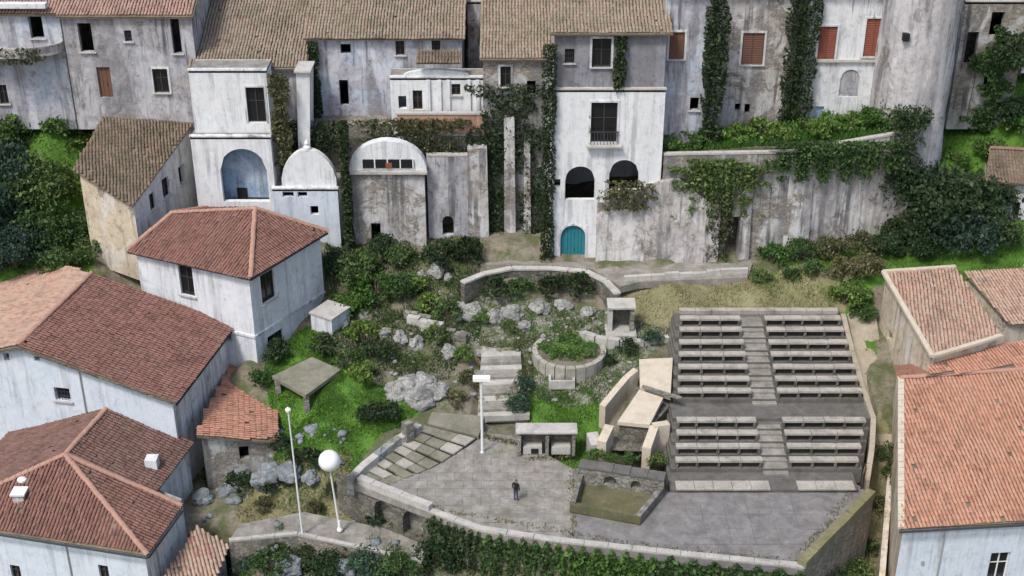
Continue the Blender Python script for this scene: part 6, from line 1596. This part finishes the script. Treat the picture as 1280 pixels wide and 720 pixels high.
# weeds in the joints of the square and stage
wx, wy = [], []
for (x0_, y0_, x1_, y1_, m) in ((456, 606, 536, 636, 220), (536, 640, 820, 690, 300), (820, 690, 1000, 706, 160), (600, 548, 650, 560, 260), (716, 588, 716, 680, 160), (838, 617, 1066, 613, 260), (655, 577, 712, 577, 120), (560, 562, 604, 548, 320), (1070, 616, 1000, 700, 220)):
    a, b = P(x0_, y0_, 0), P(x1_, y1_, 0); f_ = rng.uniform(0, 1, m); wx.append(a.x + (b.x - a.x) * f_ + rng.normal(0, .16, m)); wy.append(a.y + (b.y - a.y) * f_ + rng.normal(0, .16, m) + .35)
wx, wy = np.concatenate(wx), np.concatenate(wy); n = len(wx); b = np.stack([wx, wy, 0 * wx + .02], 1); h = .16 * rng.uniform(.4, 1.5, n); an = rng.uniform(0, 6.28, n); sd_ = np.stack([np.cos(an), np.sin(an), 0 * an], 1) * .05; tip = b + np.column_stack([rng.normal(0, .08, (n, 2)), h])
tag(npmesh('weeds', np.stack([b - sd_, b + sd_, tip], 1).reshape(-1, 3), np.arange(n * 3).reshape(-1, 3), 'grass_dry'), 'weeds sprouting along the edges of the square', 'weeds', kind='stuff')
# grass on the terrace bed
n = 9000; f_ = rng.uniform(0, 1, n); yy = rng.uniform(97.7, 101.2, n); b = np.stack([xa + (xb - xa) * f_, yy + f_ * .4, z1 + (z2 - z1) * f_ - .3 + (yy - 97.6) * .06], 1)
h = .45 * rng.uniform(.5, 1.4, n); an = rng.uniform(0, 6.28, n); sd_ = np.stack([np.cos(an), np.sin(an), 0 * an], 1) * .05; tip = b + np.column_stack([rng.normal(0, .15, (n, 2)), h])
tag(npmesh('grass', np.stack([b - sd_, b + sd_, tip], 1).reshape(-1, 3), np.arange(n * 3).reshape(-1, 3), 'grass'), 'tall green grass on the terrace bed', 'grass', kind='stuff')

# ================================================================== LAMPS, POLES, PERSON
def globe_lamp(p, H, label, g=.42, lean=0.0):
    root = empty('street_lamp', p, label, 'street lamp', 'white lamp posts')
    top = p + Vector((lean, 0, H))
    MB().tube([p, p.lerp(top, .5), top], [.085, .065, .05], 10).build('pole', 'paint_white', root)
    MB().lathe(p, [(.2, 0), (.2, .12), (.12, .3), (.1, .8), (.085, .85)], 12).build('base', 'paint_white', root)
    MB().lathe(top, [(.06, -.05), (.14, 0), (.16, .08), (.08, .12)], 12).build('collar', 'metal_grey', root)
    k = 9; MB().lathe(top + Vector((0, 0, .1 + g)), [(max(.01, g * math.sin(math.pi * i / k)), -g * math.cos(math.pi * i / k)) for i in range(k + 1)], 18).build('globe', 'globe_white', root, smooth=True)
p = P(425, 663, -2.75); t = on_wall((p.x - 1, p.y), (p.x + 1, p.y), 417, 589); globe_lamp(p, t[1] - p.z, 'white globe lamp post on the lane below the lawn', .72, -.35)
p = P(524, 722, -6.5); q = Q(521, 722, p.y); globe_lamp(Vector((p.x, p.y, -9.5)), q.z + 9.5 - .6, 'globe lamp rising into view at the bottom edge', .5)
# tall thin pole
p = P(378, 667, -2.75); t = on_wall((p.x - 1, p.y), (p.x + 1, p.y), 372, 514)
po = empty('pole', p, 'tall thin white pole beside the globe lamp', 'pole')
MB().tube([p, p + Vector((-.2, 0, t[1] - p.z))], [.07, .045], 8).build('shaft', 'paint_white', po)
MB().lathe(p + Vector((-.2, 0, t[1] - p.z)), [(.05, -.05), (.17, 0), (.19, .15), (.03, .3)], 10).build('head', 'globe_white', po)
MB().box(p + Vector((0, 0, .03)), (.35, .35, .06)).build('base_plate', 'metal_grey', po)
# flat-headed lamp on the square
p = P(603, 566, .0); t = on_wall((p.x - 1, p.y), (p.x + 1, p.y), 600, 475)
fl_ = empty('street_lamp', p, 'white lamp post with flat box head at the foot of the stair', 'street lamp', 'white lamp posts')
H = t[1] - p.z
MB().tube([p, p + Vector((-.02, 0, H))], [.1, .075], 10).build('pole', 'paint_white', fl_); MB().box(p + Vector((0, 0, H + .12)), (1.15, .5, .24)).build('head', 'globe_white', fl_); MB().box(p + Vector((0, 0, H - .04)), (.9, .36, .07)).build('bracket', 'metal_grey', fl_)
MB().lathe(p, [(.2, 0), (.2, .1), (.1, .2)], 12).build('base', 'metal_grey', fl_)

# person standing on the square
def person(p, face):
    J = {'pel': (0, 0, .93, .15, .115), 'wai': (0, .005, 1.1, .14, .105), 'che': (0, .01, 1.3, .175, .12), 'nec': (0, .005, 1.47, .06, .06), 'hd0': (0, -.01, 1.56, .075, .085), 'hd1': (0, -.015, 1.64, .085, .1), 'hd2': (0, -.005, 1.72, .06, .07)}
    for s, n in ((-1, 'l'), (1, 'r')):
        J['sh' + n] = (.19 * s, .01, 1.4, .065, .065); J['el' + n] = (.25 * s, .03, 1.13, .048, .048); J['wr' + n] = (.25 * s, -.06, .9, .033, .036); J['ha' + n] = (.245 * s, -.085, .8, .028, .042); J['fi' + n] = (.24 * s, -.095, .73, .016, .03)
        J['th' + n] = (.215 * s, -.115, .81, .014, .014)
        J['hi' + n] = (.095 * s, 0, .88, .098, .1); J['kn' + n] = (.1 * s + .01, -.02 * s, .5, .06, .065); J['an' + n] = (.11 * s, .03 * s, .09, .042, .045); J['to' + n] = (.125 * s, .03 * s - .17, .035, .038, .03)
    E = [('pel', 'wai'), ('wai', 'che'), ('che', 'nec'), ('nec', 'hd0'), ('hd0', 'hd1'), ('hd1', 'hd2')]
    for n in 'lr': E += [('che', 'sh' + n), ('sh' + n, 'el' + n), ('el' + n, 'wr' + n), ('wr' + n, 'ha' + n), ('ha' + n, 'fi' + n), ('ha' + n, 'th' + n), ('pel', 'hi' + n), ('hi' + n, 'kn' + n), ('kn' + n, 'an' + n), ('an' + n, 'to' + n)]
    K = list(J); me = bpy.data.meshes.new('person'); me.from_pydata([J[k][:3] for k in K], [(K.index(a), K.index(b)) for a, b in E], [])
    o = bpy.data.objects.new('person', me); COL.objects.link(o)
    o.modifiers.new('skin', 'SKIN'); sv = me.skin_vertices[0].data if me.skin_vertices else None
    if sv is None:
        bpy.context.view_layer.objects.active = o; o.select_set(True); bpy.ops.object.modifier_remove(modifier='skin'); bpy.ops.object.modifier_add(type='SKIN'); sv = me.skin_vertices[0].data
    for i, k in enumerate(K): sv[i].radius = J[k][3:5]; sv[i].use_root = (k == 'pel')
    o.modifiers.new('sub', 'SUBSURF').levels = 2
    dg = bpy.context.evaluated_depsgraph_get(); m2 = bpy.data.meshes.new_from_object(o.evaluated_get(dg))
    bpy.data.objects.remove(o); m2.name = 'person'
    m2.materials.clear()
    for m in ('cloth_black', 'cloth_blue', 'skin', 'bark'): m2.materials.append(MATS[m])
    for f in m2.polygons:
        c = f.center; f.use_smooth = True
        f.material_index = 0
        if c.z < .92 and abs(c.x) < .2: f.material_index = 1
        if c.z < .08: f.material_index = 3
        if c.z > 1.5 or (abs(c.x) > .19 and c.z < .9): f.material_index = 2
        if c.z > 1.67 or (c.z > 1.56 and c.y > .02): f.material_index = 3
    o = bpy.data.objects.new('person', m2); COL.objects.link(o); o.location = p; o.rotation_euler = (0, 0, face)
    return tag(o, 'person in dark clothes standing alone on the square', 'person')
person(P(645, 626, .03), R(150))
